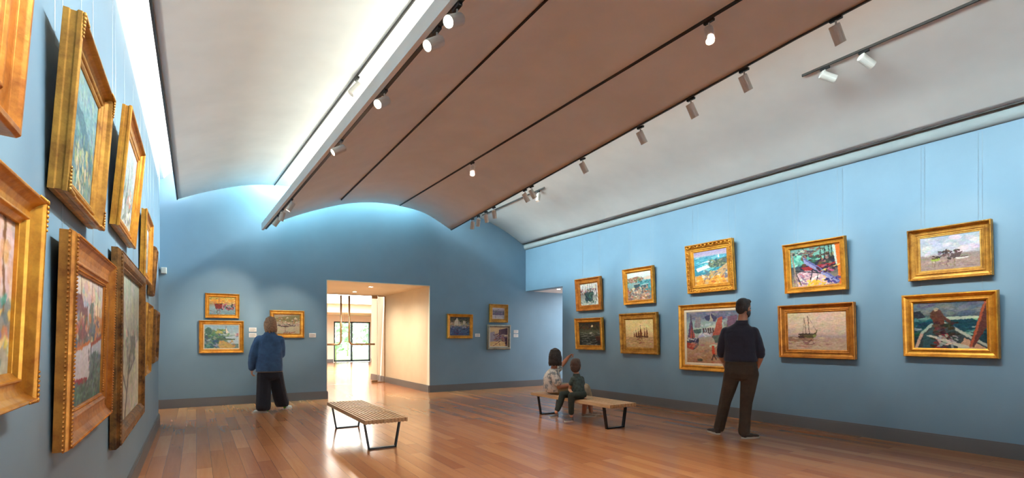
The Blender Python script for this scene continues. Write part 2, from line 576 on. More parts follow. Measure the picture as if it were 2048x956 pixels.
# far room
struct(box_obj('wall_far', (0.0, 27.5, 0), (6.13, 27.7, 3.2), M['pale']))
struct(box_obj('wall_far_right', (8.05, 27.5, 0), (12.4, 27.7, 3.2), M['pale']))
struct(box_obj('wall_far_top', (6.13, 27.5, 2.15), (8.05, 27.7, 3.2), M['pale']))
struct(box_obj('wall_far_side_left', (0.0, 15.9, 0), (0.2, 27.5, 3.2), M['pale']))
struct(box_obj('wall_far_side_right', (12.2, 15.9, 0), (12.4, 27.5, 3.2), M['pale']))
bm = bmesh.new()
add_box(bm, (0.0, 15.7, 0), (DX0 - 0.25, 15.9, 3.2))
add_box(bm, (DX1 + 0.25, 15.7, 0), (12.4, 15.9, 3.2))
add_box(bm, (DX0 - 0.25, 14.7, LINTEL + 0.3), (DX1 + 0.25, 15.9, 3.2))
struct(obj('wall_far_front', bm, M['pale']))
bm = bmesh.new()
add_box(bm, (0.0, 14.6, 2.82), (12.4, 24.2, 2.95))
add_box(bm, (0.0, 24.0, 2.46), (12.4, 27.5, 2.95))
struct(obj('ceiling_far', bm, M['pale']))
board('baseboard_far', [(6.1, 27.5, 0.2, 27.5), (12.2, 27.5, 8.08, 27.5)])
# sliding window in the far wall
def window(name, x0, x1, y, z0, z1, mull):
    w = struct(bpy.data.objects.new(name, None))
    COL.objects.link(w)
    w.location = ((x0 + x1) / 2, y, z0)
    ox, oy, oz = w.location
    t = 0.07
    bm = bmesh.new()
    for lo, hi in (((x0, y - .05, z0), (x1, y + .05, z0 + t * 1.3)), ((x0, y - .05, z1 - t), (x1, y + .05, z1)),
                   ((x0, y - .05, z0), (x0 + t, y + .05, z1)), ((x1 - t, y - .05, z0), (x1, y + .05, z1))):
        add_box(bm, [lo[0] - ox, lo[1] - oy, lo[2] - oz], [hi[0] - ox, hi[1] - oy, hi[2] - oz])
    obj('window_frame', bm, M['winframe'], w)
    for m in mull:
        box_obj('mullion', (m - .045 - ox, -0.05, 0), (m + .045 - ox, 0.05, z1 - z0), M['winframe'], w)
    ms = [x0] + list(mull) + [x1]
    for a, b in zip(ms[:-1], ms[1:]):
        box_obj('pane', (a + .04 - ox, -0.006, t), (b - .04 - ox, 0.006, z1 - z0 - .04), M['glass'], w)
    return w
window('window_1', 6.13, 8.05, 27.58, 0.02, 2.15, [7.06])
window('window_fill', 0.6, 6.2, YF - 0.12, 0.02, 3.2, [2.0, 3.4, 4.8])  # unseen window, added behind the camera for daylight fill

# double glass doors with bent bronze pulls
def glass_leaf(name, x0, x1, pull_x, out):
    d = struct(bpy.data.objects.new(name, None))
    COL.objects.link(d)
    d.location = ((x0 + x1) / 2, YD, 0)
    ox = d.location.x
    box_obj('glass_pane', (x0 - ox, -0.006, 0.012), (x1 - ox, 0.006, 2.498), M['glass'], d)
    bm = bmesh.new()
    for s in (1,):
        pts = [(pull_x - ox, -0.055 * s, 2.48), (pull_x - ox, -0.055 * s, 1.22)]
        for k in range(1, 7):
            a = R(15 * k)
            pts.append((pull_x - ox + out * 0.11 * (1 - math.cos(a)), -0.055 * s, 1.22 - 0.11 * math.sin(a)))
        pts.append((pull_x - ox + out * 0.72, -0.055 * s, 1.11))
        add_tube(bm, pts, 0.027, 10)
    obj('pull_handle', bm, M['bronze'], d, smooth=True)
    bm = bmesh.new()
    for z in (2.44, 1.4, 1.11):
        add_cyl(bm, (pull_x - ox + (out * .6 if z < 1.2 else 0), -0.055, z), (pull_x - ox + (out * .6 if z < 1.2 else 0), 0.055, z), 0.01, segs=8)
    obj('standoff', bm, M['bronze'], d)
    hx = x1 if out > 0 else x0
    for z in (0.03, 2.46):
        bm = bmesh.new()
        add_bevel_box(bm, (hx - ox - (0.17 if out > 0 else -0.0), -0.027, z - 0.035), (hx - ox + (0.0 if out > 0 else 0.17), 0.027, z + 0.04), 0.004)
        obj('patch_fitting', bm, M['bronze'], d)
    e = box_obj('glass_edge', ((x1 if out > 0 else x0) - ox - 0.004, -0.007, 0.07), ((x1 if out > 0 else x0) - ox + 0.004, 0.007, 2.42), M['glassedge'], d)
    return d
glass_leaf('door_1', 2.60, 3.525, 3.42, -1)
glass_leaf('door_2', 3.535, 4.46, 3.645, 1)
# fixed side lights
for nm, xa, xb in (('window_3', 4.47, 4.675), ('window_4', 2.37, 2.59)):
    w = struct(bpy.data.objects.new(nm, None)); COL.objects.link(w)
    w.location = ((xa + xb) / 2, YD, 0)
    hw = (xb - xa) / 2
    box_obj('pane', (-hw, -0.006, 0.01), (hw, 0.006, 2.5), M['glass'], w)
    s = 1 if nm == 'window_3' else -1
    box_obj('jamb_channel', (s * hw - 0.012, -0.02, 0.0), (s * hw + 0.012, 0.02, 2.5), M['bronze'], w)
    box_obj('head_channel', (-hw, -0.02, 2.49), (hw, 0.02, 2.515), M['bronze'], w)
struct(box_obj('trim_10', (2.60, YD - 0.012, 2.502), (4.46, YD + 0.012, 2.516), M['bronze']))
# floor pivot plate at the foot of the right leaf
o = box_obj('pivot_plate', (4.30, YD - 0.05, 0.0), (4.66, YD - 0.025, 0.02), M['bronze'], bevel=0.004)
tag(o, 'bronze pivot plate on the floor at the foot of the right glass door', 'door hardware')

# recessed downlights
def downlight(x, y, label, c, e):
    t = thing('recessed_downlight', label, 'ceiling light', (x, y, LINTEL - 0.016))
    bm = bmesh.new()
    add_tube(bm, [(0, 0, -0.004), (0, 0, 0.0)], [0.062, 0.066], 24)
    obj('trim_ring', bm, M['lampwhite'], t)
    bm = bmesh.new()
    add_tube(bm, [(0, 0, -0.0065), (0, 0, -0.0042)], [0.042, 0.042], 24)
    obj('lens', bm, M['lens_glare'], t)
    L = bpy.data.lights.new('downlight_lamp', 'SPOT')
    L.energy = e; L.color = c; L.spot_size = R(165); L.spot_blend = 1.0; L.shadow_soft_size = 0.05
    lo = bpy.data.objects.new('downlight_lamp', L); COL.objects.link(lo)
    lo.parent = t; lo.location = (0, 0, -0.03)
    return t
downlight(3.54, 12.05, 'round recessed downlight in the passage ceiling, the nearer one', (1, .84, .62), 220)
downlight(3.56, 13.57, 'round recessed downlight in the passage ceiling, close to the glass doors', (1, .84, .62), 220)
t_ = downlight(7.80, 10.27, 'small round downlight in the white soffit of the right-hand opening', (1, .92, .85), 25)
t_.location.z = LINTEL

# white box on the back wall by the left opening
t = thing('wall_sensor', 'small white box on the blue wall just past the end of the left wall', 'sensor', (-0.50, YB, 2.47))
bm = bmesh.new(); add_bevel_box(bm, (-0.04, -0.04, 0), (0.04, -0.0005, 0.11), 0.006); obj('housing', bm, M['lampwhite'], t)
box_obj('mounting_plate', (-0.045, -0.004, -0.004), (0.045, -0.0004, 0.114), M['lampwhite'], t)

# wall label cards
def card(x0, x1, z0, z1, label, group=None):
    t = thing('wall_label', label, 'label', ((x0 + x1) / 2, YB, z0), group=group)
    w, h = (x1 - x0) / 2, z1 - z0
    bm = bmesh.new(); add_bevel_box(bm, (-w, -0.006, 0), (w, -0.0005, h), 0.0015); obj('card', bm, M['card'], t)
    bm = bmesh.new()
    for k in range(4):
        zz = h * (0.78 - 0.19 * k)
        add_box(bm, (-w * .8, -0.0068, zz - 0.0022), (w * (.35 if k == 3 else .75 - .2 * (k == 0)), -0.0061, zz + 0.0022))
    obj('text_lines', bm, M['ink'], t)
card(0.883, 1.016, 1.415, 1.497, 'white label card left of the woman in denim, upper of two')
card(0.883, 1.016, 1.305, 1.388, 'white label card left of the woman in denim, lower of the stacked two')
card(2.000, 2.134, 1.304, 1.392, 'single white label card between the pale harbour painting and the doorway')
card(5.905, 6.042, 1.318, 1.400, 'single white label card right of the white sail painting')
card(7.038, 7.180, 1.416, 1.496, 'white label card near the far right corner, upper of the stacked two')
card(7.038, 7.180, 1.310, 1.392, 'white label card near the far right corner, lower of the stacked two')

# ------------------------------------------------------------------ garden beyond the far window
M['lawn'] = plain_mat('lawn_green', s255(150, 176, 110), 0.9)
M['leaf'] = plain_mat('leaf_green', s255(170, 206, 170), 0.8, var=0.3, scale=3)
M['bark'] = plain_mat('tree_bark', s255(170, 160, 146), 0.9)
g = struct(box_obj('ground_outside', (-6, 27.75, -0.2), (22, 48, -0.02), M['lawn']))
rng = random.Random(4)
def tree(x, y, h, r, label):
    t = thing('garden_tree', label, 'tree', (x, y, -0.02), group=None)
    bm = bmesh.new(); add_tube(bm, [(0, 0, 0), (0.05, 0.02, h * .4), (0.0, 0.05, h * .7)], [0.06, 0.05, 0.03], 8); obj('trunk', bm, M['bark'], t, True)
    bm = bmesh.new()
    for k in range(620):
        a = rng.uniform(0, 2 * PI); b = rng.uniform(-1, 1); rr = r * rng.uniform(.35, 1) ** .5
        c = Vector((rr * math.cos(a) * math.sqrt(1 - b * b), rr * math.sin(a) * math.sqrt(1 - b * b), h * .55 + rr * b * 1.25))
        n = Vector((rng.gauss(0, 1), rng.gauss(0, 1), rng.gauss(0, 1))).normalized()
        s = n.orthogonal().normalized(); u = n.cross(s)
        l = rng.uniform(.10, .2)
        bm.faces.new([bm.verts.new(c + s * l), bm.verts.new(c + u * l * .5), bm.verts.new(c - s * l), bm.verts.new(c - u * l * .5)])
    obj('foliage', bm, M['leaf'], t)
tree(7.0, 31.0, 3.2, 1.1, 'pale green tree outside the far window, behind its left pane')
tree(9.9, 31.8, 3.0, 1.2, 'pale green tree outside the far window, behind its right pane')
tree(9.2, 37.0, 4.6, 1.8, 'taller pale green tree farther out beyond the far window')
# ------------------------------------------------------------------ painted canvases
class Art:
    """small painter: colours are laid on a grid of pigment, x to the right and y down, both 0..1"""
    def __init__(s, w, h, seed):
        k = 230.0 / max(w, h)
        s.nx, s.ny = max(40, int(w * k)), max(40, int(h * k))
        s.asp = w / h
        s.X, s.Y = np.meshgrid((np.arange(s.nx) + .5) / s.nx, (np.arange(s.ny) + .5) / s.ny)
        s.A = np.zeros((s.ny, s.nx, 3))
        s.g = np.random.default_rng(seed)
    @staticmethod
    def c(v):
        return np.array(v, float) / 255.0
    def put(s, m, col, a=1.0):
        m = np.clip(m, 0, 1)[..., None] * a
        s.A = s.A * (1 - m) + s.c(col) * m
    def vg(s, stops):
        ys = [q[0] for q in stops]
        for i in range(3):
            s.A[..., i] = np.interp(s.Y, ys, [q[1][i] / 255.0 for q in stops])
    def band(s, y0, y1, col, a=1.0, wav=0.0, f=9.0):
        w = wav * np.sin(s.X * f + y0 * 40) + wav * .6 * np.sin(s.X * f * 2.7 + 1)
        s.put(((s.Y > y0 + w) & (s.Y < y1 + w)).astype(float), col, a)
    def poly(s, pts, col, a=1.0):
        ins = np.zeros(s.X.shape, bool)
        n = len(pts)
        for i in range(n):
            x0, y0 = pts[i]; x1, y1 = pts[(i + 1) % n]
            if y0 == y1:
                continue
            c = (s.Y > min(y0, y1)) & (s.Y <= max(y0, y1))
            xx = x0 + (s.Y - y0) * (x1 - x0) / (y1 - y0)
            ins ^= c & (s.X < xx)
        s.put(ins.astype(float), col, a)
    def ell(s, cx, cy, rx, ry, col, a=1.0, rot=0.0):
        dx, dy = (s.X - cx) * s.asp, s.Y - cy
        c, q = math.cos(rot), math.sin(rot)
        u, v = (dx * c + dy * q) / (rx * s.asp), (-dx * q + dy * c) / ry
        s.put(np.clip((1.15 - np.sqrt(u * u + v * v)) * 5, 0, 1), col, a)
    def line(s, x0, y0, x1, y1, w, col, a=1.0):
        dx, dy = (x1 - x0) * s.asp, y1 - y0
        L2 = dx * dx + dy * dy + 1e-9
        px, py = (s.X - x0) * s.asp, s.Y - y0
        t = np.clip((px * dx + py * dy) / L2, 0, 1)
        d = np.hypot(px - t * dx, py - t * dy)
        s.put(np.clip((w - d) / (.4 * w + .003) + .5, 0, 1), col, a)
    def daubs(s, n, box, cols, size=.03, flat=.4, ang=0.0, spread=.5, a=.8):
        x0, y0, x1, y1 = box
        for _ in range(n):
            col = np.array(cols[s.g.integers(len(cols))]) + s.g.normal(0, 9, 3)
            r = size * s.g.uniform(.5, 1.4)
            s.ell(s.g.uniform(x0, x1), s.g.uniform(y0, y1), r / s.asp, r * flat, np.clip(col, 0, 255), a, ang + s.g.normal(0, spread))
    def masts(s, xs, y0, y1, col, w=.006, gaff=True):
        for x in xs:
            top = y0 + s.g.uniform(-.05, .05)
            s.line(x, top, x + s.g.uniform(-.01, .01), y1, w, col)
            if gaff and s.g.random() < .6:
                s.line(x, top + .08, x + s.g.uniform(-.08, .08), y1 - .05, w * .6, col, .7)
    def boat(s, cx, cy, w, h, col, trim=None):
        s.poly([(cx - w / 2, cy - h * .6), (cx + w / 2, cy - h * .8), (cx + w * .38, cy + h * .5), (cx - w * .36, cy + h * .5)], col)
        if trim:
            s.line(cx - w / 2, cy - h * .6, cx + w / 2, cy - h * .8, .012, trim)
    def mesh(s):
        def soft(n, kx, ky):
            q = s.g.normal(0, 1, (s.ny, s.nx))
            for ax, k in ((1, kx), (0, ky)):
                for _ in range(n):
                    q = sum(np.roll(q, j, ax) for j in range(-k, k + 1)) / (2 * k + 1)
            return q / (q.std() + 1e-9)
        # brush drag: edges wander a little, strokes vary in tone
        dx, dy = soft(2, 2, 2) * .8, soft(2, 2, 2) * .7
        iy, ix = np.indices((s.ny, s.nx))
        A = s.A[np.clip(iy + dy, 0, s.ny - 1).astype(int), np.clip(ix + dx, 0, s.nx - 1).astype(int)]
        A = (A * 2 + np.roll(A, 1, 0) + np.roll(A, 1, 1)) / 4
        A[0], A[:, 0] = s.A[0], s.A[:, 0]
        A = A + (soft(1, 4, 1) * .020 + soft(1, 1, 3) * .012)[..., None] + np.stack([soft(2, 3, 2) * .008 for _ in range(3)], -1)
        A = np.clip(A, 0, 1)
        return np.where(A <= .04045, A / 12.92, ((A + .055) / 1.055) ** 2.4)

def canvas_object(art, w, h, y, z0, parent):
    nx, ny = art.nx, art.ny
    xs = np.linspace(-w / 2, w / 2, nx)
    zs = np.linspace(z0 + h, z0, ny)
    XX, ZZ = np.meshgrid(xs, zs)
    co = np.stack([XX, np.full_like(XX, y), ZZ], -1).reshape(-1, 3)
    idx = np.arange(nx * ny).reshape(ny, nx)
    q = np.stack([idx[1:, :-1], idx[1:, 1:], idx[:-1, 1:], idx[:-1, :-1]], -1).reshape(-1, 4)
    me = bpy.data.meshes.new('canvas')
    me.vertices.add(len(co)); me.vertices.foreach_set('co', co.astype(np.float32).ravel())
    me.loops.add(q.size); me.loops.foreach_set('vertex_index', q.astype(np.int32).ravel())
    me.polygons.add(len(q)); me.polygons.foreach_set('loop_start', np.arange(0, q.size, 4, dtype=np.int32))
    me.update(calc_edges=True)
    at = me.color_attributes.new('pigment', 'FLOAT_COLOR', 'POINT')
    c = np.concatenate([art.mesh().reshape(-1, 3), np.ones((nx * ny, 1))], 1)
    at.data.foreach_set('color', c.astype(np.float32).ravel())
    return link('canvas', me, M['canvas'], parent)

# ------------------------------------------------------------------ frames
PROFILES = {
    'cove': [(0, 0), (0, .72), (.03, .88), (.09, 1), (.15, .98), (.2, .84), (.34, .62), (.52, .5), (.7, .5), (.74, .62), (.8, .64), (.84, .5), (.92, .42), (1, .36), (1, .05)],
    'scoop': [(.02, 0), (.02, .3), (.05, .34), (.05, .62), (0, .7), (0, .9), (.05, 1), (.12, 1), (.16, .9), (.2, .66), (.3, .46), (.45, .36), (.62, .34), (.64, .46), (.7, .5), (.76, .44), (.8, .34), (.88, .38), (.94, .34), (1, .28), (1, .05)],
    'panel': [(0, 0), (0, .8), (.05, .98), (.16, 1), (.22, .85), (.28, .6), (.33, .55), (.72, .52), (.76, .62), (.82, .62), (.86, .5), (.95, .42), (1, .34), (1, .05)],
    'round': [(0, 0), (0, .55), (.12, .8), (.3, .95), (.5, 1), (.68, .95), (.8, .76), (.84, .66), (.92, .68), (1, .5), (1, .05)],
}

def frame_ring(bm, w, h, prof, fw, D, t_off=0.0, n_off=0.0):
    rings = []
    for t, n in prof:
        d = t_off + t * fw
        y = -(n_off + n * D)
        rings.append([bm.verts.new(p) for p in ((-w / 2 + d, y, d), (w / 2 - d, y, d), (w / 2 - d, y, h - d), (-w / 2 + d, y, h - d))])
    for a, b in zip(rings, rings[1:] + rings[:1]):
        for k in range(4):
            bm.faces.new((a[k], a[(k + 1) % 4], b[(k + 1) % 4], b[k]))

def perimeter(w, h, d, step):
    """points around the rectangle inset by d, with the direction along the side"""
    cs = [Vector((-w / 2 + d, 0, d)), Vector((w / 2 - d, 0, d)), Vector((w / 2 - d, 0, h - d)), Vector((-w / 2 + d, 0, h - d))]
    for i in range(4):
        a, b = cs[i], cs[(i + 1) % 4]
        L = (b - a).length
        n = max(2, int(L / step))
        for k in range(n):
            yield a + (b - a) * ((k + .5) / n), (b - a).normalized(), L / n

def beads(bm, w, h, d, y, step, r, slant=0.0):
    for p, t, L in perimeter(w, h, d, step):
        u = Vector((0, -1, 0))
        s = t.cross(u)
        t2 = (t + s * slant).normalized(); s2 = t2.cross(u)
        rows = []
        for ring, (rr, hh) in enumerate(((1.0, -.2), (.8, .6), (0.0, 1.0))):
            if rr == 0:
                rows.append([bm.verts.new(p + Vector((0, y, 0)) + u * r * hh)])
            else:
                rows.append([bm.verts.new(p + Vector((0, y, 0)) + (t2 * math.cos(a) * L * .42 + s2 * math.sin(a) * r) * rr + u * r * hh) for a in [2 * PI * k / 6 for k in range(6)]])
        for k in range(6):
            bm.faces.new((rows[0][k], rows[0][(k + 1) % 6], rows[1][(k + 1) % 6], rows[1][k]))
            bm.faces.new((rows[1][k], rows[1][(k + 1) % 6], rows[2][0]))

def scrolls(bm, w, h, d, y, step, r):
    """carved C-scrolls and leaves"""
    i = 0
    for p, t, L in perimeter(w, h, d, step):
        u = Vector((0, -1, 0)); s = t.cross(u); i += 1
        sg = 1 if i % 2 else -1
        base = p + Vector((0, y, 0))
        pts, rad = [], []
        for k in range(11):
            a = R(-30 + 34 * k); q = r * (1 - .062 * k)
            pts.append(base + t * math.cos(a) * q * 1.25 + s * math.sin(a) * q * sg + u * (.10 + .5 * math.sin(k * .3)) * r * .5)
            rad.append(r * (.16 + .16 * math.sin(PI * k / 10)))
        add_tube(bm, pts, rad, 6)
        add_ball(bm, base + t * L * .5, (r * .35, r * .3, r * .35), None, 7, 5)
        for q in (-1, 1):
            add_tube(bm, [base + t * L * .3 * q + s * r * .9 * -sg, base + t * L * .45 * q - s * r * .1 * sg + u * r * .35, base + t * L * .2 * q - s * r * .9 * -sg], [r * .07, r * .2, r * .06], 6)

ROT = {'R': -90, 'L': 90, 'B': 0}
PIC = []
def painting(key, wall, a, w, z, h, tilt, D, label, group, art_fn, style='cove', fw=.09, gold='gold',
             lin_w=0.0, lin_mat='liner', bead=None, carve=False, corners=None, seed=1, wires=True):
    g = 0.006
    loc = {'R': (XR - g, a, z), 'L': (XL + g, a, z), 'B': (a, YB - g, z)}[wall]
    t = thing('framed_painting', label, 'painting', loc, 0, group)
    t.rotation_euler = (tilt, 0, R(ROT[wall]))
    bm = bmesh.new()
    frame_ring(bm, w, h, PROFILES[style], fw, D)
    bmesh.ops.bevel(bm, geom=[e for e in bm.edges if abs(e.verts[0].co.y - e.verts[1].co.y) < 1e-6 and e.calc_length() > .05], offset=0.0012, segments=1, affect='EDGES')
    obj('frame', bm, M[gold], t)
    iw, ih = w - 2 * fw, h - 2 * fw
    o = fw
    if lin_w:
        bm = bmesh.new()
        frame_ring(bm, iw + .006, ih + .006, [(0, .2), (0, .34), (.7, .34), (1, .24), (1, .1)], lin_w, D)
        for v in bm.verts:
            v.co.z += fw - .003
        obj('liner', bm, M[lin_mat], t)
        iw -= 2 * lin_w; ih -= 2 * lin_w; o += lin_w
    A = Art(iw, ih, seed)
    art_fn(A)
    canvas_object(A, iw + .008, ih + .008, -.22 * D, o - .004, t)
    box_obj('backing_board', (-w / 2 + fw * .6, -.16 * D, fw * .6), (w / 2 - fw * .6, -.004, h - fw * .6), M['backing'], t)
    if bead:
        for (tt, nn, step, r) in bead:
            bm = bmesh.new()
            beads(bm, w, h, tt * fw, -nn * D, step, r, .25)
            obj('bead_molding', bm, M[gold], t)
    if carve:
        bm = bmesh.new()
        scrolls(bm, w, h, .26 * fw, -.72 * D, .072, .030)
        obj('carved_border', bm, M[gold], t, smooth=True)
    if corners:
        for sx, sz in ((-1, 0), (1, 0), (1, 1), (-1, 1)):
            bm = bmesh.new()
            cx, cz = sx * (w / 2), sz * h
            dx, dz = -sx, (1 if sz == 0 else -1)
            for k in range(7):
                q = .010 + k * .014
                rr = corners * (1 - .06 * k)
                for (ex, ez) in ((q, fw * .09), (fw * .09, q)):
                    add_ball(bm, (cx + dx * ex, -D * 1.0, cz + dz * ez), (rr, rr * .7, rr), None, 7, 5)
            obj('corner_ornament', bm, M[gold], t, smooth=True)
    # wires from the rail on the wall top, behind the frame to its back
    if wires:
        for s in (-1, 1):
            bm = bmesh.new()
            xx = s * w * .32
            top = 3.60
            hang = z + h * .80 * math.cos(tilt)
            pa = {'R': lambda x, off, zz: (XR - off, a - x, zz), 'L': lambda x, off, zz: (XL + off, a + x, zz), 'B': lambda x, off, zz: (a + x, YB - off, zz)}[wall]
            off2 = g + h * .80 * math.sin(tilt) + .0005
            add_tube(bm, [pa(xx, .003, top), pa(xx, .003, hang + .05), pa(xx, min(off2, .003 + (off2 - .003)), hang)], .0009, 5)
            wo = obj('hanging_wire', bm, M['steel'])
            near = {'R': {-1: 'far', 1: 'near'}, 'L': {-1: 'near', 1: 'far'}, 'B': {-1: 'left', 1: 'right'}}[wall][s]
            tag(wo, '%s steel wire of the %s' % (near, label.split(',')[0].replace('gilt framed ', '')), 'wire', 'picture hanging wires')
    PIC.append((t, wall, a, z, h, w))
    return t

# ---- the pictures --------------------------------------------------
def art_boats_reflect(A):
    A.vg([(0, (206, 206, 198)), (.3, (196, 190, 186)), (.45, (120, 120, 116)), (1, (176, 184, 176))])
    A.daubs(60, (0, 0, 1, .35), [(224, 216, 204), (170, 176, 180), (190, 160, 140)], .05, .5)
    A.masts([.15, .3, .42, .55, .66, .88], .05, .45, (64, 60, 62), .008)
    A.daubs(60, (0, .25, .95, .48), [(90, 60, 62), (60, 74, 78), (150, 96, 86), (200, 190, 180)], .05, .6)
    A.poly([(.25, .42), (.72, .40), (.66, .8), (.32, .84)], (44, 74, 72))
    A.daubs(50, (.25, .42, .72, .9), [(36, 62, 62), (70, 104, 98), (20, 40, 46)], .05, .6, 1.4, .3)
    A.daubs(30, (.75, .15, 1, .95), [(228, 226, 214), (206, 208, 200)], .06, .4, 1.5, .2)
    A.line(.88, .1, .9, .8, .014, (50, 66, 70))
    A.daubs(40, (0, .78, 1, 1), [(214, 218, 206), (120, 140, 138), (80, 100, 100)], .05, .3)
def art_moonlight(A):
    A.vg([(0, (46, 42, 34)), (.3, (70, 70, 54)), (.42, (84, 92, 74)), (.6, (52, 56, 50)), (1, (30, 32, 32))])
    A.daubs(50, (0, .08, 1, .28), [(96, 56, 34), (60, 44, 34), (40, 36, 30)], .07, .3)
    A.ell(.62, .17, .05, .045, (224, 206, 170))
    for k in range(46):
        x, y = A.g.uniform(0, .95), A.g.uniform(.42, 1)
        A.line(x, y, x + A.g.uniform(.08, .2), y + A.g.uniform(-.05, .05), .006 + .006 * y, (170, 174, 164), .55)
    A.ell(.25, .82, .22, .10, (40, 42, 42), .6); A.ell(.25, .82, .15, .055, (150, 152, 144), .5); A.ell(.25, .83, .10, .03, (36, 38, 38), .9)
    A.ell(.56, .46, .07, .03, (206, 200, 186), .8)
    A.boat(.9, .72, .3, .16, (64, 34, 26), (104, 66, 42)); A.boat(.94, .84, .22, .1, (34, 26, 24))
def art_cove(A):
    A.vg([(0, (214, 214, 200)), (.2, (196, 204, 200)), (.3, (120, 170, 172)), (1, (150, 130, 116))])
    A.poly([(0, .24), (.15, .19), (.45, .16), (.7, .24), (.6, .34), (0, .36)], (150, 104, 84))
    A.daubs(60, (0, .2, .62, .36), [(170, 120, 96), (120, 100, 78), (196, 176, 150), (104, 120, 84)], .04, .5)
    A.poly([(.7, .22), (1, .17), (1, .3), (.72, .3)], (214, 190, 168))
    A.poly([(.45, .36), (1, .3), (1, .8), (.6, .75), (.3, .55)], (70, 140, 146))
    A.daubs(50, (.4, .34, 1, .75), [(60, 130, 140), (110, 176, 176), (40, 96, 108)], .05, .4)
    A.boat(.72, .55, .3, .12, (60, 84, 92), (196, 200, 196)); A.boat(.4, .52, .26, .14, (52, 76, 84), (180, 170, 160))
    A.daubs(130, (0, .55, .95, 1), [(196, 150, 128), (150, 92, 72), (214, 190, 160), (100, 92, 96), (176, 120, 96)], .05, .5, .3)
def art_sunset(A):
    A.vg([(0, (224, 196, 130)), (.45, (238, 210, 150)), (.62, (226, 186, 128)), (.64, (196, 158, 112)), (1, (206, 164, 112))])
    A.daubs(70, (0, 0, 1, .6), [(240, 214, 156), (226, 194, 132), (232, 204, 150)], .10, .4, 0, .3, .4)
    for x, w, y0 in ((.38, .05, .42), (.46, .06, .38), (.54, .09, .26), (.68, .05, .38), (.76, .05, .34), (.31, .04, .5)):
        A.poly([(x, y0), (x + w * .7, .5), (x + w * .5, .62), (x - w * .5, .62)], (136, 78, 44))
        A.line(x, y0 - .05, x, .62, .007, (96, 56, 36))
    A.boat(.5, .62, .3, .05, (96, 58, 38)); A.boat(.72, .62, .2, .045, (104, 64, 42))
    A.daubs(70, (0, .66, 1, 1), [(214, 174, 124), (186, 144, 100), (228, 196, 146)], .07, .2, 0, .1)
    A.daubs(24, (.42, .64, .66, .86), [(140, 92, 60), (166, 116, 80)], .04, .35, 0, .1)
def art_surf(A):
    A.vg([(0, (150, 140, 168)), (.14, (176, 160, 178)), (.18, (80, 150, 170)), (.5, (70, 158, 172)), (.75, (60, 120, 140)), (1, (180, 130, 80))])
    A.daubs(70, (0, .18, 1, .62), [(64, 150, 168), (110, 186, 190), (52, 124, 150), (140, 200, 200)], .07, .3, -.2, .2)
    A.poly([(.35, .45), (.7, .3), (1, .24), (1, .5), (.6, .52)], (84, 96, 84))
    A.daubs(30, (.4, .3, 1, .5), [(110, 120, 90), (70, 80, 92), (150, 140, 110)], .05, .4, -.3)
    A.poly([(.05, .5), (.4, .42), (.5, .5), (.1, .6)], (226, 232, 226)); A.poly([(.1, .36), (.45, .3), (.5, .34)], (210, 226, 226))
    A.poly([(0, .72), (.3, .7), (.7, .6), (1, .42), (1, 1), (0, 1)], (196, 156, 110))
    A.daubs(60, (.2, .6, 1, .85), [(226, 210, 190), (120, 96, 112), (96, 110, 130), (200, 160, 110)], .06, .4, -.4)
    A.poly([(.05, .76), (.22, .74), (.32, .98), (.04, 1)], (222, 150, 60)); A.poly([(.45, .86), (.68, .74), (.9, .84), (.95, 1), (.4, 1)], (226, 156, 62))
    A.daubs(34, (.02, .76, .95, 1), [(232, 172, 80), (196, 116, 50), (226, 190, 130)], .05, .4, -.3)
    A.poly([(.73, .24), (.75, .12), (.78, .24)], (240, 236, 226))
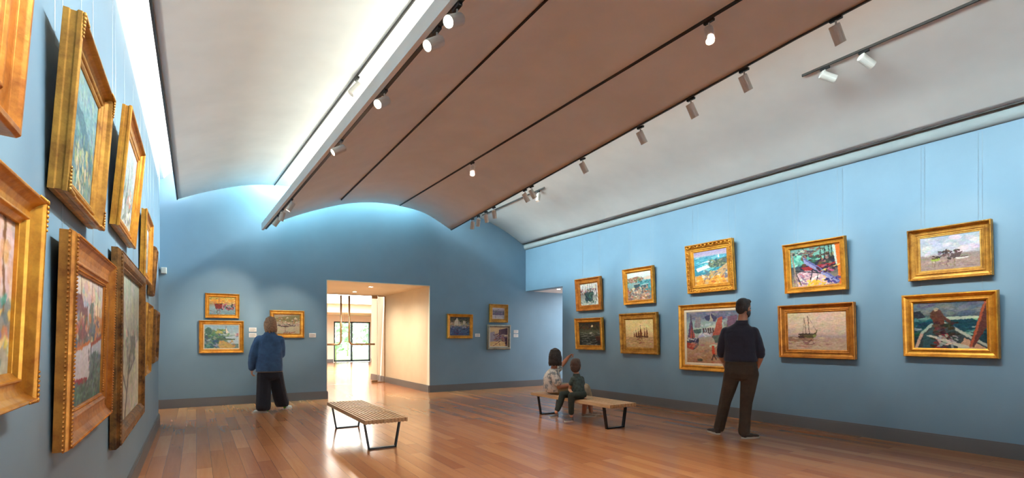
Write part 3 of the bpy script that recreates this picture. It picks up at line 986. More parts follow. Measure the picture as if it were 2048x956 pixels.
def art_beach(A):
    A.vg([(0, (100, 102, 122)), (.12, (120, 124, 138)), (.2, (146, 164, 160)), (.42, (168, 182, 172)), (.5, (172, 158, 142)), (.7, (182, 146, 114)), (1, (172, 120, 84))])
    A.daubs(60, (0, 0, 1, .14), [(92, 96, 118), (114, 116, 134), (136, 132, 140)], .06, .35, 0, .2, .6)
    A.poly([(.36, .1), (.5, .04), (.6, .12), (.56, .2), (.4, .17)], (64, 62, 92)); A.poly([(.48, .03), (.53, .2), (.45, .2)], (170, 160, 140))
    A.daubs(50, (.1, .2, 1, .46), [(186, 206, 192), (140, 170, 168), (206, 206, 190)], .07, .3)
    A.poly([(.09, .06), (.02, .5), (.17, .5)], (92, 70, 100)); A.poly([(.10, .22), (.06, .5), (.18, .52)], (168, 78, 64))
    A.line(.09, .05, .13, .55, .008, (60, 50, 60))
    A.poly([(0, .52), (.24, .5), (.24, .66), (.14, .74), (0, .7)], (60, 56, 74)); A.poly([(0, .6), (.2, .62), (.12, .74), (0, .7)], (170, 62, 48)); A.daubs(10, (0, .5, .2, .55), [(220, 210, 196), (150, 150, 170)], .03, .4)
    for x in (.18, .24):
        A.poly([(x, .08), (x + .05, .1), (x + .04, .3), (x - .02, .3)], (140, 128, 130))
    A.boat(.22, .38, .16, .08, (70, 92, 88), (190, 190, 170))
    for k in range(6):
        x = .34 + .045 * k
        A.line(x, .33, x + .01, .39, .014, (88, 54, 60)); A.line(x, .39, x - .025, .44, .007, (88, 54, 60)); A.line(x + .01, .39, x + .03, .44, .007, (80, 50, 60))
    A.daubs(24, (.26, .42, .62, .48), [(214, 206, 214), (180, 170, 190)], .05, .25)
    A.poly([(.62, .12), (.7, .1), (.68, .5), (.5, .5)], (176, 88, 70)); A.poly([(.5, .46), (.78, .44), (.8, .58), (.56, .6)], (90, 100, 90))
    A.daubs(80, (.05, .6, 1, 1), [(200, 156, 120), (172, 116, 84), (164, 122, 100), (196, 164, 132)], .06, .35, 0, .3, .5)
    A.ell(.52, .66, .07, .03, (200, 206, 176)); A.line(.52, .68, .53, .82, .03, (206, 72, 44)); A.line(.53, .82, .50, .92, .014, (80, 50, 50)); A.line(.53, .82, .57, .91, .014, (80, 50, 50))
    A.poly([(.55, .84), (.95, .72), (1, .86), (.7, .95)], (96, 100, 110)); A.ell(.26, .94, .05, .03, (84, 80, 66))
    A.poly([(.8, .1), (.96, .08), (.97, .5), (.74, .52)], (120, 90, 110)); A.daubs(30, (.72, .2, 1, .6), [(150, 130, 124), (104, 100, 112), (180, 160, 140)], .05, .5, 0, .4, .6)
def art_dock(A):
    A.vg([(0, (110, 150, 140)), (.3, (120, 186, 166)), (.5, (60, 70, 80)), (1, (180, 150, 110))])
    A.daubs(40, (.02, .04, .7, .2), [(70, 60, 60), (40, 50, 56), (196, 190, 170), (120, 80, 60)], .05, .3)
    A.daubs(30, (.02, .2, .35, .45), [(110, 190, 170), (150, 210, 190), (80, 150, 140)], .07, .4)
    A.poly([(.18, .46), (.88, .26), (.95, .5), (.5, .62), (.2, .56)], (34, 40, 66)); A.poly([(.2, .5), (.9, .44), (.86, .52), (.3, .6)], (150, 40, 44))
    A.daubs(60, (.25, .2, .85, .46), [(60, 44, 40), (96, 70, 50), (30, 40, 46), (150, 120, 90), (40, 80, 70)], .05, .6)
    A.masts([.62, .7, .78, .84], .02, .35, (40, 34, 36), .009)
    A.poly([(.90, 0), (1, 0), (1, 1), (.95, 1)], (226, 112, 40)); A.poly([(.85, .02), (.9, 0), (.93, .5), (.9, .5)], (190, 200, 190))
    A.poly([(.06, .66), (.3, .58), (.66, .66), (.9, .96), (.1, 1)], (206, 170, 176))
    A.daubs(60, (.05, .6, .8, 1), [(222, 196, 196), (180, 120, 130), (226, 180, 60), (120, 84, 120), (236, 226, 210)], .05, .4, .3)
    A.poly([(.26, .22), (.33, .3), (.96, .88), (.92, .98), (.28, .4)], (140, 140, 180))
    A.line(.3, .3, .95, .9, .02, (90, 96, 150)); A.line(.06, .56, .6, .68, .012, (40, 40, 50)); A.line(.45, .58, .36, .98, .012, (34, 34, 44)); A.line(.55, .7, .5, .96, .010, (34, 34, 44))
    A.line(.62, .62, .98, .5, .012, (226, 190, 110)); A.line(.03, .1, .12, .98, .02, (150, 130, 110)); A.line(.1, .62, .2, .95, .012, (60, 50, 50))
    A.daubs(24, (.5, .5, .9, .66), [(60, 20, 40), (200, 90, 120), (40, 30, 50)], .05, .4)
    A.daubs(20, (.3, .85, .7, 1), [(232, 176, 50), (240, 200, 80)], .05, .4)
    A.daubs(12, (.7, .82, .95, .95), [(30, 40, 96), (60, 60, 130)], .05, .4, .5)
def art_schooner(A):
    A.vg([(0, (206, 178, 150)), (.3, (222, 190, 162)), (.58, (206, 170, 154)), (.64, (176, 150, 146)), (.7, (190, 156, 134)), (1, (206, 172, 142))])
    A.daubs(80, (0, 0, 1, .5), [(226, 198, 166), (206, 172, 150), (214, 186, 150), (196, 168, 156)], .13, .4, -.3, .3, .35)
    A.poly([(0, .64), (.4, .66), (.55, .74), (.1, .78), (0, .74)], (150, 112, 92)); A.daubs(40, (0, .66, .7, .95), [(176, 130, 104), (150, 108, 92), (216, 186, 160)], .08, .2, .05, .1, .6)
    A.line(.30, .14, .33, .6, .007, (74, 48, 44)); A.line(.36, .10, .385, .58, .007, (74, 48, 44)); A.line(.30, .14, .27, .58, .003, (96, 70, 62)); A.line(.36, .10, .5, .48, .003, (96, 70, 62))
    A.poly([(.2, .58), (.46, .58), (.52, .45), (.5, .62), (.44, .68), (.24, .66)], (92, 82, 54)); A.line(.2, .58, .47, .57, .012, (56, 40, 38)); A.ell(.47, .62, .03, .035, (130, 140, 76))
    A.poly([(.19, .62), (.28, .6), (.3, .68), (.2, .68)], (70, 46, 40)); A.daubs(14, (.3, .74, .5, .86), [(120, 78, 66), (140, 100, 84)], .05, .2)
def art_flats(A):
    A.vg([(0, (150, 164, 180)), (.3, (184, 186, 194)), (.52, (176, 172, 178)), (.58, (140, 124, 120)), (.75, (156, 132, 124)), (1, (150, 128, 120))])
    A.daubs(70, (0, .02, 1, .5), [(206, 202, 204), (160, 176, 192), (214, 206, 200), (176, 178, 190)], .12, .5, 0, .4, .5)
    A.daubs(30, (0, .58, 1, 1), [(150, 126, 116), (176, 152, 142), (136, 116, 112)], .1, .2, 0, .1, .6)
    A.daubs(46, (.3, .44, .66, .68), [(60, 44, 44), (40, 34, 36), (104, 80, 72), (84, 56, 50)], .04, .6)
    A.line(.45, .4, .45, .5, .014, (60, 44, 44)); A.poly([(.55, .56), (.72, .5), (.66, .66), (.5, .66)], (84, 66, 66))
    A.ell(.26, .68, .075, .055, (150, 166, 70)); A.ell(.25, .65, .06, .02, (90, 70, 50)); A.line(.22, .56, .3, .66, .012, (60, 44, 44))
    A.ell(.7, .69, .11, .028, (206, 198, 190)); A.line(.56, .66, .8, .66, .010, (90, 66, 62))
    A.daubs(22, (.2, .74, .62, .9), [(104, 84, 78), (120, 110, 72)], .04, .3, 1.4, .2, .5)
def art_dory(A):
    A.vg([(0, (76, 92, 106)), (.18, (96, 108, 116)), (.3, (70, 84, 90)), (.34, (120, 150, 140)), (.42, (30, 84, 90)), (.6, (20, 62, 72)), (1, (30, 52, 62))])
    A.daubs(40, (0, 0, 1, .28), [(110, 118, 122), (70, 86, 102), (130, 132, 128)], .12, .35, -.1, .3, .5)
    A.poly([(0, .2), (.1, .18), (.18, .33), (0, .36)], (36, 44, 54))
    A.daubs(60, (0, .34, 1, .7), [(20, 84, 90), (60, 130, 126), (12, 54, 66), (150, 176, 160)], .08, .3, -.15, .25)
    A.poly([(.3, .33), (.85, .31), (.95, .36), (.3, .4)], (190, 196, 170), .8); A.poly([(.5, .42), (.8, .37), (.98, .5), (.6, .56)], (14, 62, 76))
    A.poly([(.02, .98), (.1, .66), (.24, .48), (.42, .46), (.6, .56), (1, .92), (1, 1), (0, 1)], (54, 64, 66))
    A.line(.02, 1, .12, .66, .03, (200, 160, 140)); A.line(.12, .66, .26, .48, .028, (160, 176, 160)); A.line(.44, .46, .98, .92, .028, (176, 176, 160))
    A.poly([(.14, .7), (.28, .56), (.3, .96), (.12, 1)], (50, 80, 84)); A.poly([(.7, .76), (.98, .98), (.6, 1)], (196, 150, 120))
    A.ell(.33, .28, .085, .12, (84, 52, 40)); A.ell(.325, .16, .028, .035, (176, 140, 110)); A.poly([(.29, .13), (.37, .13), (.35, .17), (.3, .17)], (150, 140, 120))
    A.poly([(.27, .32), (.42, .32), (.46, .56), (.3, .58)], (92, 48, 36)); A.line(.36, .26, .5, .42, .03, (84, 48, 38))
    A.daubs(30, (.3, .44, .62, .72), [(60, 36, 30), (40, 34, 36), (100, 70, 54)], .05, .5); A.daubs(16, (.26, .62, .48, .98), [(96, 30, 36), (150, 40, 46), (60, 30, 34)], .045, .5)
    A.poly([(.18, .72), (.24, .7), (.78, .95), (.7, 1)], (196, 190, 170)); A.daubs(30, (.36, .7, .6, .95), [(214, 186, 170), (176, 130, 116), (160, 164, 160)], .04, .4, .4)
    A.poly([(1, 0), (.96, 0), (.76, .94), (.82, .96), (1, .5)], (92, 50, 44)); A.line(.98, 0, .78, .94, .02, (170, 84, 56))
def art_red_boat(A):
    A.vg([(0, (176, 176, 100)), (.2, (214, 150, 60)), (.42, (150, 140, 120)), (.6, (130, 160, 170)), (1, (110, 140, 150))])
    A.daubs(80, (0, 0, 1, .4), [(226, 170, 50), (210, 110, 50), (160, 170, 90), (120, 110, 70), (230, 200, 120)], .05, .4)
    A.boat(.35, .55, .3, .24, (120, 40, 34), (60, 30, 30)); A.line(.37, .05, .37, .45, .014, (150, 90, 50)); A.daubs(20, (.25, .6, .42, .95), [(140, 60, 50), (90, 60, 60)], .05, .3, 1.4, .2)
    A.daubs(50, (.45, .4, 1, .7), [(170, 50, 60), (90, 60, 70), (60, 60, 70), (200, 90, 110)], .05, .6, 1.4, .3)
    A.daubs(50, (0, .65, 1, 1), [(120, 156, 170), (150, 180, 186), (90, 120, 130), (150, 110, 110)], .06, .25, 0, .2, .6)
def art_garden(A):
    A.vg([(0, (140, 176, 196)), (.4, (170, 190, 196)), (.5, (110, 140, 120)), (1, (120, 140, 140))])
    A.daubs(70, (0, .18, .7, .55), [(70, 110, 84), (100, 136, 96), (130, 150, 100), (60, 90, 100)], .06, .6)
    A.ell(.12, .26, .09, .16, (70, 104, 96)); A.poly([(.3, .34), (.38, .22), (.5, .24), (.56, .36)], (176, 170, 110)); A.line(.62, .05, .62, .4, .008, (120, 110, 100)); A.poly([(.62, .1), (.7, .32), (.62, .34)], (224, 214, 200))
    A.poly([(.6, .5), (1, .44), (1, .8), (.7, .8)], (176, 196, 206)); A.daubs(14, (.85, .36, 1, .48), [(190, 130, 130), (120, 140, 176), (230, 220, 210)], .04, .5)
    A.poly([(.3, .55), (.9, .58), (.88, .63), (.35, .66)], (80, 100, 84))
    A.poly([(.3, .72), (.55, .66), (.9, .9), (.8, 1), (.2, .98)], (190, 160, 100)); A.daubs(30, (.3, .68, .9, 1), [(206, 170, 96), (176, 140, 90), (150, 150, 110)], .06, .3)
    A.daubs(90, (0, .5, .38, 1), [(90, 124, 140), (60, 90, 110), (120, 150, 120), (140, 160, 170), (70, 100, 84)], .07, .5, .4)
def art_pale_harbor(A):
    A.vg([(0, (216, 196, 176)), (.2, (176, 168, 130)), (.5, (206, 186, 160)), (.65, (206, 196, 168)), (1, (200, 190, 160))])
    A.poly([(0, .22), (.6, .06), (1, .02), (1, .4), (0, .4)], (150, 146, 104)); A.daubs(80, (0, .15, 1, .5), [(226, 206, 184), (160, 140, 110), (196, 150, 120), (130, 130, 100), (236, 224, 206)], .05, .5)
    for x, y in ((.15, .55), (.32, .6), (.5, .52), (.7, .58), (.46, .62)):
        A.ell(x, y, .12, .03, (90, 76, 80)); A.line(x, y - .25, x, y, .006, (110, 90, 80))
    A.daubs(30, (0, .48, 1, .6), [(236, 230, 220), (190, 170, 160)], .05, .3); A.line(.42, .6, .43, .95, .010, (120, 70, 60)); A.daubs(24, (.35, .88, .85, 1), [(190, 110, 90), (170, 120, 100)], .05, .3)
    A.daubs(30, (0, .66, 1, .9), [(214, 206, 180), (196, 186, 160)], .09, .25, 0, .2, .5)
def art_white_sail(A):
    A.vg([(0, (56, 60, 70)), (.2, (110, 100, 80)), (.4, (190, 176, 140)), (.5, (130, 140, 150)), (.6, (84, 104, 140)), (1, (70, 90, 126))])
    A.daubs(60, (0, .02, 1, .3), [(50, 54, 64), (90, 90, 70), (120, 110, 90), (40, 50, 50)], .06, .4); A.daubs(40, (0, .3, 1, .55), [(220, 200, 160), (190, 160, 120), (120, 124, 130)], .05, .5)
    A.poly([(.24, .22), (.36, .04), (.43, .2), (.42, .42), (.22, .44)], (222, 214, 196)); A.poly([(.46, .18), (.55, .44), (.46, .44)], (206, 200, 190)); A.poly([(.66, .2), (.78, .22), (.76, .4), (.64, .4)], (212, 200, 176))
    A.daubs(30, (.15, .5, .9, .66), [(40, 44, 60), (200, 196, 190), (90, 80, 90)], .05, .35); A.line(.5, .8, .76, .62, .03, (36, 46, 70))
    A.daubs(70, (0, .58, 1, 1), [(90, 116, 156), (60, 80, 116), (120, 140, 170), (50, 60, 96)], .06, .3, -.2, .3, .7); A.daubs(10, (.2, .7, .4, .95), [(130, 60, 80), (70, 40, 80)], .05, .4)
def art_violet_quay(A):
    A.vg([(0, (200, 190, 190)), (.2, (170, 160, 170)), (.35, (110, 104, 120)), (.55, (120, 110, 130)), (.7, (180, 170, 176)), (1, (196, 186, 184))])
    A.daubs(60, (0, .15, 1, .62), [(96, 90, 110), (130, 120, 140), (84, 90, 96), (150, 140, 150)], .06, .35); A.daubs(30, (0, .6, 1, 1), [(200, 190, 190), (170, 160, 176), (216, 206, 200)], .07, .3); A.line(.25, .55, .25, .95, .02, (120, 104, 120)); A.poly([(0, .54), (1, .58), (1, .64), (0, .62)], (84, 76, 104))
def art_wharf(A):
    A.vg([(0, (216, 190, 140)), (.25, (200, 170, 130)), (.4, (150, 130, 130)), (.7, (150, 124, 124)), (.75, (206, 170, 116)), (1, (214, 178, 122))])
    A.poly([(.0, .25), (.25, .2), (.3, .7), (0, .76)], (150, 140, 150)); A.poly([(.5, .1), (1, 0), (1, .36), (.75, .34), (.5, .4)], (84, 62, 74)); A.poly([(.25, .45), (.85, .38), (.8, .62), (.3, .72)], (136, 116, 120)); A.line(.25, .4, .7, .2, .014, (96, 60, 66))
    A.daubs(40, (.2, .35, .95, .75), [(110, 80, 84), (80, 56, 70), (160, 140, 130), (150, 90, 70)], .06, .4); A.line(.55, .74, .2, .96, .02, (90, 50, 60)); A.line(.52, .76, .56, .95, .014, (84, 50, 56)); A.poly([(.84, .58), (1, .5), (1, .98), (.86, .96)], (70, 50, 62)); A.poly([(.82, .4), (1, .38), (1, .44), (.82, .46)], (226, 206, 170))
    A.daubs(40, (0, .76, .9, 1), [(222, 186, 120), (200, 150, 104), (230, 200, 150)], .07, .25, -.2, .2, .6); A.line(.6, 0, .6, .4, .008, (120, 90, 80))
def art_brook(A):
    A.vg([(0, (120, 150, 150)), (.25, (110, 146, 152)), (.5, (84, 116, 124)), (1, (96, 118, 112))])
    A.daubs(200, (0, 0, 1, .55), [(130, 160, 158), (100, 136, 146), (150, 166, 150), (84, 116, 130)], .05, .35, .9, .4, .6)
    A.poly([(0, .45), (.35, .4), (1, .75), (1, .6), (.5, .3), (0, .3)], (70, 104, 116)); A.daubs(200, (0, .5, 1, 1), [(70, 100, 110), (110, 130, 110), (160, 150, 110), (90, 120, 124), (60, 84, 84)], .05, .4, .8, .5, .7)
    A.daubs(60, (.35, .6, .75, 1), [(190, 170, 120), (206, 190, 150), (150, 130, 90)], .04, .4, 1.1, .3, .7)
def art_misty_quay(A):
    A.vg([(0, (170, 176, 176)), (.4, (156, 164, 166)), (.6, (130, 140, 140)), (1, (176, 176, 166))])
    A.daubs(120, (0, 0, 1, .6), [(186, 190, 186), (150, 160, 164), (140, 150, 150)], .08, .4, 1.2, .4, .5); A.daubs(80, (0, .55, 1, 1), [(206, 204, 196), (120, 126, 120), (160, 150, 130), (90, 96, 96)], .06, .5); A.line(.55, .3, .52, .8, .02, (96, 96, 96)); A.daubs(14, (.6, .5, .9, .7), [(190, 130, 100), (160, 90, 70)], .05, .4)
def art_white_hull(A):
    A.vg([(0, (190, 180, 170)), (.25, (196, 170, 150)), (.45, (120, 110, 110)), (.6, (110, 120, 130)), (1, (70, 100, 96))])
    A.daubs(80, (0, 0, 1, .3), [(206, 190, 176), (180, 160, 150), (150, 170, 176), (214, 176, 150)], .08, .5, .6)
    A.poly([(.12, .16), (.3, .14), (.4, .24), (.5, .22), (.5, .48), (.1, .5)], (110, 74, 80)); A.poly([(.55, .2), (.68, .18), (.7, .46), (.55, .46)], (96, 116, 110)); A.poly([(.72, .28), (1, .3), (1, .5), (.7, .5)], (186, 130, 90))
    A.daubs(110, (0, .3, 1, .56), [(150, 96, 80), (70, 84, 110), (206, 190, 160), (90, 100, 84), (190, 120, 70), (110, 110, 130)], .045, .6)
    A.masts([.3, .62, .14, .82], .0, .5, (120, 70, 60), .009)
    A.poly([(0, .55), (.2, .56), (.55, .5), (.62, .52), (.6, .58), (.1, .62), (0, .62)], (190, 110, 60)); A.poly([(0, .6), (.3, .57), (.62, .52), (.6, .8), (.5, .84), (.02, .8)], (196, 190, 196)); A.poly([(.0, .78), (.55, .8), (.52, .84), (.02, .82)], (150, 40, 60))
    A.poly([(.66, .54), (1, .48), (1, .62), (.82, .66), (.66, .62)], (170, 176, 190)); A.line(.64, .54, 1, .47, .016, (150, 70, 60)); A.line(.57, .58, .58, .66, .012, (60, 50, 60))
    A.daubs(150, (0, .82, 1, 1), [(60, 96, 90), (84, 124, 110), (110, 140, 130), (50, 76, 84)], .05, .35, -.4, .4, .7); A.daubs(60, (.6, .62, 1, .9), [(70, 104, 100), (100, 130, 130), (60, 84, 90)], .05, .35, -.4)
def art_willow(A):
    A.vg([(0, (150, 160, 148)), (.3, (166, 172, 160)), (.5, (176, 178, 166)), (1, (196, 192, 172))])
    A.daubs(160, (0, 0, 1, .45), [(140, 152, 142), (170, 176, 160), (156, 164, 156), (184, 186, 172)], .06, .5, 1.4, .3, .5)
    for x in (.15, .4, .55, .7, .9):
        A.line(x, 0, x + .02, .45, .006, (130, 138, 130), .6)
    A.daubs(60, (0, .38, 1, .52), [(120, 130, 126), (140, 146, 140), (200, 198, 184)], .06, .4); A.poly([(.55, .42), (.8, .42), (.85, .58), (.7, .66), (.6, .56)], (110, 118, 116)); A.daubs(80, (0, .5, 1, 1), [(206, 202, 184), (180, 182, 164), (150, 160, 140), (214, 208, 190)], .07, .45, .7, .5, .6)
    A.line(.35, .98, .55, .55, .03, (104, 100, 92)); A.line(.42, .82, .12, .56, .018, (110, 106, 98)); A.line(.48, .7, .7, .62, .014, (104, 100, 96)); A.line(.2, .6, .25, .75, .03, (96, 98, 96)); A.daubs(30, (.1, .5, .8, .66), [(110, 116, 110), (90, 96, 96)], .035, .5, 1.0)
def art_sail_market(A):
    A.vg([(0, (206, 176, 160)), (.3, (196, 170, 160)), (.5, (130, 140, 140)), (.7, (140, 130, 120)), (1, (190, 186, 160))])
    A.poly([(.3, 0), (.78, 0), (.9, .42), (.5, .5), (.3, .4)], (196, 150, 106)); A.poly([(.82, .1), (1, .06), (1, .5), (.88, .5)], (206, 176, 176)); A.line(.9, 0, .93, .6, .02, (120, 84, 60))
    A.daubs(60, (.2, 0, 1, .45), [(214, 170, 130), (196, 140, 90), (220, 190, 170), (170, 150, 160)], .08, .6, 1.3, .3, .6); A.ell(.72, .42, .03, .06, (96, 60, 50)); A.line(.72, .46, .7, .6, .03, (230, 226, 220))
    A.daubs(110, (0, .5, 1, .8), [(80, 150, 140), (60, 80, 130), (230, 190, 70), (140, 110, 150), (206, 120, 90), (90, 120, 130), (190, 180, 170)], .06, .5, -.5, .6); A.daubs(60, (0, .78, 1, 1), [(206, 200, 170), (170, 166, 140), (130, 130, 120), (226, 200, 120)], .07, .35, -.3)
def art_brown_shed(A):
    A.vg([(0, (170, 150, 130)), (.5, (190, 164, 130)), (1, (150, 124, 104))]); A.daubs(120, (0, 0, 1, 1), [(190, 160, 140), (150, 120, 100), (200, 180, 150), (120, 100, 90), (176, 130, 110)], .09, .6, 1.3, .4, .7); A.masts([.6, .8, .9], .05, .7, (100, 70, 54), .012)
def art_red_roofs(A):
    A.vg([(0, (170, 180, 186)), (.35, (150, 140, 130)), (1, (110, 116, 110))]); A.daubs(90, (0, .3, 1, 1), [(170, 90, 70), (120, 110, 100), (200, 180, 150), (80, 96, 100)], .08, .5)
def art_harbor_sketch(A):
    A.vg([(0, (190, 190, 196)), (.5, (130, 130, 150)), (1, (90, 104, 120))]); A.daubs(70, (0, .3, 1, .8), [(110, 100, 130), (206, 200, 200), (150, 70, 60), (70, 80, 100)], .08, .5); A.masts([.3, .6], .1, .6, (80, 70, 80), .012)
def art_dark_wharf(A):
    A.vg([(0, (110, 116, 120)), (.4, (84, 84, 84)), (1, (60, 66, 66))]); A.daubs(90, (0, .2, 1, 1), [(90, 80, 70), (140, 130, 120), (60, 64, 70), (120, 84, 60)], .08, .5, 1.0); A.masts([.3, .7], .05, .6, (50, 44, 40), .014)
def art_grey_street(A):
    A.vg([(0, (150, 150, 150)), (.5, (120, 110, 104)), (1, (96, 88, 80))]); A.daubs(80, (0, .2, 1, 1), [(140, 120, 104), (90, 80, 76), (170, 160, 150)], .08, .6, 1.2)

LW, RW, BW = 'gilt framed paintings on the left wall', 'gilt framed paintings on the right wall', 'framed paintings on the back wall'
# right wall
painting('R1', 'R', 8.594, .838, 1.900, .723, .069, .075, 'gilt framed painting of harbour boats reflected in dark green water', RW, art_boats_reflect, 'panel', .125, 'redgold', seed=11, bead=[(.14, .98, .03, .008)])
painting('R2', 'R', 8.581, .905, 1.034, .703, .061, .075, 'gilt framed dark moonlit sea painting', RW, art_moonlight, 'cove', .10, 'gold', seed=12)
painting('R3', 'R', 7.106, .796, 1.958, .716, .066, .075, 'gilt framed rocky cove painting with turquoise water', RW, art_cove, 'cove', .085, 'gold', seed=13)
painting('R4', 'R', 7.104, .985, .982, .804, .057, .075, 'gilt framed painting of brown sailing ships under a yellow sky', RW, art_sunset, 'panel', .128, 'oldgold', seed=14, bead=[(.06, .5, .022, .011)])
painting('R5', 'R', 5.474, .918, 2.073, .837, .094, .075, 'carved ornate gilt frame around a painting of surf and rocks', RW, art_surf, 'scoop', .14, 'gold', seed=15, carve=True)
painting('R6', 'R', 5.465, 1.297, .729, 1.149, .025, .075, 'large framed beach scene behind the man in navy', RW, art_beach, 'cove', .095, 'gold', .045, 'liner', seed=16)
painting('R7', 'R', 3.775, .834, 1.948, .713, .105, .075, 'gilt framed colourful dockside painting with an orange right edge', RW, art_dock, 'panel', .085, 'gold', seed=17, corners=.009)
painting('R8', 'R', 3.770, 1.023, 1.012, .763, .056, .075, 'coppery framed painting of a stranded two masted schooner', RW, art_schooner, 'scoop', .118, 'redgold', seed=18)
painting('R9', 'R', 2.289, .766, 1.985, .610, .070, .075, 'deep gilt framed painting of grey tidal flats', RW, art_flats, 'scoop', .10, 'oldgold', .015, 'goldliner', seed=19, corners=.010)
painting('R10', 'R', 2.289, .876, 1.074, .746, .076, .075, 'gilt framed stormy sea painting of a rower in a dory', RW, art_dory, 'cove', .105, 'gold', seed=20)
# back wall
painting('B1', 'B', .428, .573, 1.674, .470, .030, .060, 'small gilt framed red boat painting above the green garden picture', BW, art_red_boat, 'cove', .07, 'gold', seed=21, wires=False)
painting('B2', 'B', .416, .745, 1.007, .618, .030, .060, 'gilt framed green waterside garden painting with pale liner', BW, art_garden, 'cove', .072, 'gold', .02, seed=22, wires=False)
painting('B3', 'B', 1.573, .647, 1.297, .554, .030, .060, 'gilt framed pale harbour painting partly behind the woman in denim', BW, art_pale_harbor, 'panel', .083, 'gold', seed=23, wires=False)
painting('B4', 'B', 5.469, .682, 1.280, .594, .030, .060, 'orange gilt framed painting of a white sail right of the doorway', BW, art_white_sail, 'cove', .074, 'gold', seed=24, wires=False)
painting('B5', 'B', 6.565, .538, 1.686, .466, .030, .060, 'small violet grey quay painting above the silvery framed wharf picture', BW, art_violet_quay, 'panel', .09, 'oldgold', .01, seed=25, wires=False)
painting('B6', 'B', 6.573, .683, .997, .633, .029, .060, 'wharf painting with yellow ground in a dull silvery grey frame', BW, art_wharf, 'round', .066, 'silver', .02, seed=26, wires=False)
# left wall
painting('C', 'L', 2.928, .848, 1.856, .695, .067, .064, 'gilt framed blue green brook painting with carved corners', LW, art_brook, 'scoop', .10, 'oldgold', seed=31, corners=.011)
painting('E', 'L', 4.618, 1.041, 2.025, .790, .085, .054, 'plain bright gilt framed misty grey quay painting', LW, art_misty_quay, 'scoop', .11, 'gold', seed=32)
painting('D', 'L', 3.163, 1.150, .855, .868, .025, .055, 'beaded copper gilt framed painting of a white hulled boat', LW, art_white_hull, 'cove', .14, 'redgold', seed=33, bead=[(.0, .55, .018, .006), (.10, 1.0, .015, .0055), (.93, .45, .014, .0045)])
painting('F', 'L', 5.014, 1.817, .579, 1.306, .0074, .062, 'tall pale willow painting in a dark worn gilt frame', LW, art_willow, 'round', .115, 'darkgold', seed=34, bead=[(.2, .88, .024, .006)])
painting('G', 'L', 6.544, .887, 1.888, .680, .026, .050, 'gilt framed red roofs picture, third along the upper left row', LW, art_red_roofs, 'scoop', .11, 'gold', seed=35)
painting('H', 'L', 7.214, .307, 1.788, .558, .070, .055, 'small brown framed harbour sketch ending the upper left row', LW, art_harbor_sketch, 'round', .05, 'darkgold', seed=36)
painting('I', 'L', 6.445, .691, .920, .729, .031, .055, 'gilt framed dark wharf painting just beyond the tall willow picture', LW, art_dark_wharf, 'cove', .09, 'oldgold', seed=37)
painting('J', 'L', 7.837, .674, .985, .661, .030, .050, 'brown framed grey street painting ending the lower left row', LW, art_grey_street, 'round', .07, 'darkgold', seed=38)
painting('A', 'L', 1.447, .950, 1.857, .750, .070, .060, 'stepped gilt frame cut off by the top left photo corner', LW, art_brown_shed, 'panel', .13, 'redgold', seed=39)
painting('BL', 'L', 1.464, 1.200, 1.105, .617, .040, .065, 'broad gilt framed market picture cut off by the left photo edge', LW, art_sail_market, 'cove', .095, 'gold', seed=40, corners=.007)
# ------------------------------------------------------------------ track rails and spotlights
def rail(label, pts, w=0.03, h=0.022):
    t = thing('track_rail', label, 'light track', pts[0])
    o = Vector(pts[0])
    bm = bmesh.new(); bm2 = bmesh.new()
    for a, b in zip(pts[:-1], pts[1:]):
        a, b = Vector(a) - o, Vector(b) - o
        for B, ww, z0, z1 in ((bm, w, -h, 0.004), (bm2, w * .4, -h - .002, -h)):
            add_hexa(B, [(a.x - ww / 2, a.y, a.z + z0), (a.x + ww / 2, a.y, a.z + z0), (b.x + ww / 2, b.y, b.z + z0), (b.x - ww / 2, b.y, b.z + z0),
                         (a.x - ww / 2, a.y, a.z + z1), (a.x + ww / 2, a.y, a.z + z1), (b.x + ww / 2, b.y, b.z + z1), (b.x - ww / 2, b.y, b.z + z1)])
    obj('channel', bm, M['dark'], t)
    obj('conductor_slot', bm2, M['black'], t)
    return t
rail('left slotted light track on the brownish underside of the middle vault', [(2.44, -2.5, 4.12), (2.44, 2.5, 4.092), (2.44, 10.3, 4.04)], .016)
rail('right slotted light track on the underside of the middle vault, carrying two lamps', [(3.825, -2.5, 4.05), (3.825, 2.5, 4.112), (3.825, 10.82, 4.236)], .018)
rail('light track on the pale left vault beside the bright slot', [(1.72, 2.5, 4.292), (1.3, 10.88, 4.292)], .013)
rail('near length of light track on the right vault with two white spotlights', [(5.96, -1.5, 4.345), (5.96, 3.2, 4.345)], .018)
rail('far length of light track on the right vault near the back corner', [(5.97, 8.33, 4.342), (6.0, 11.0, 4.335)], .016)

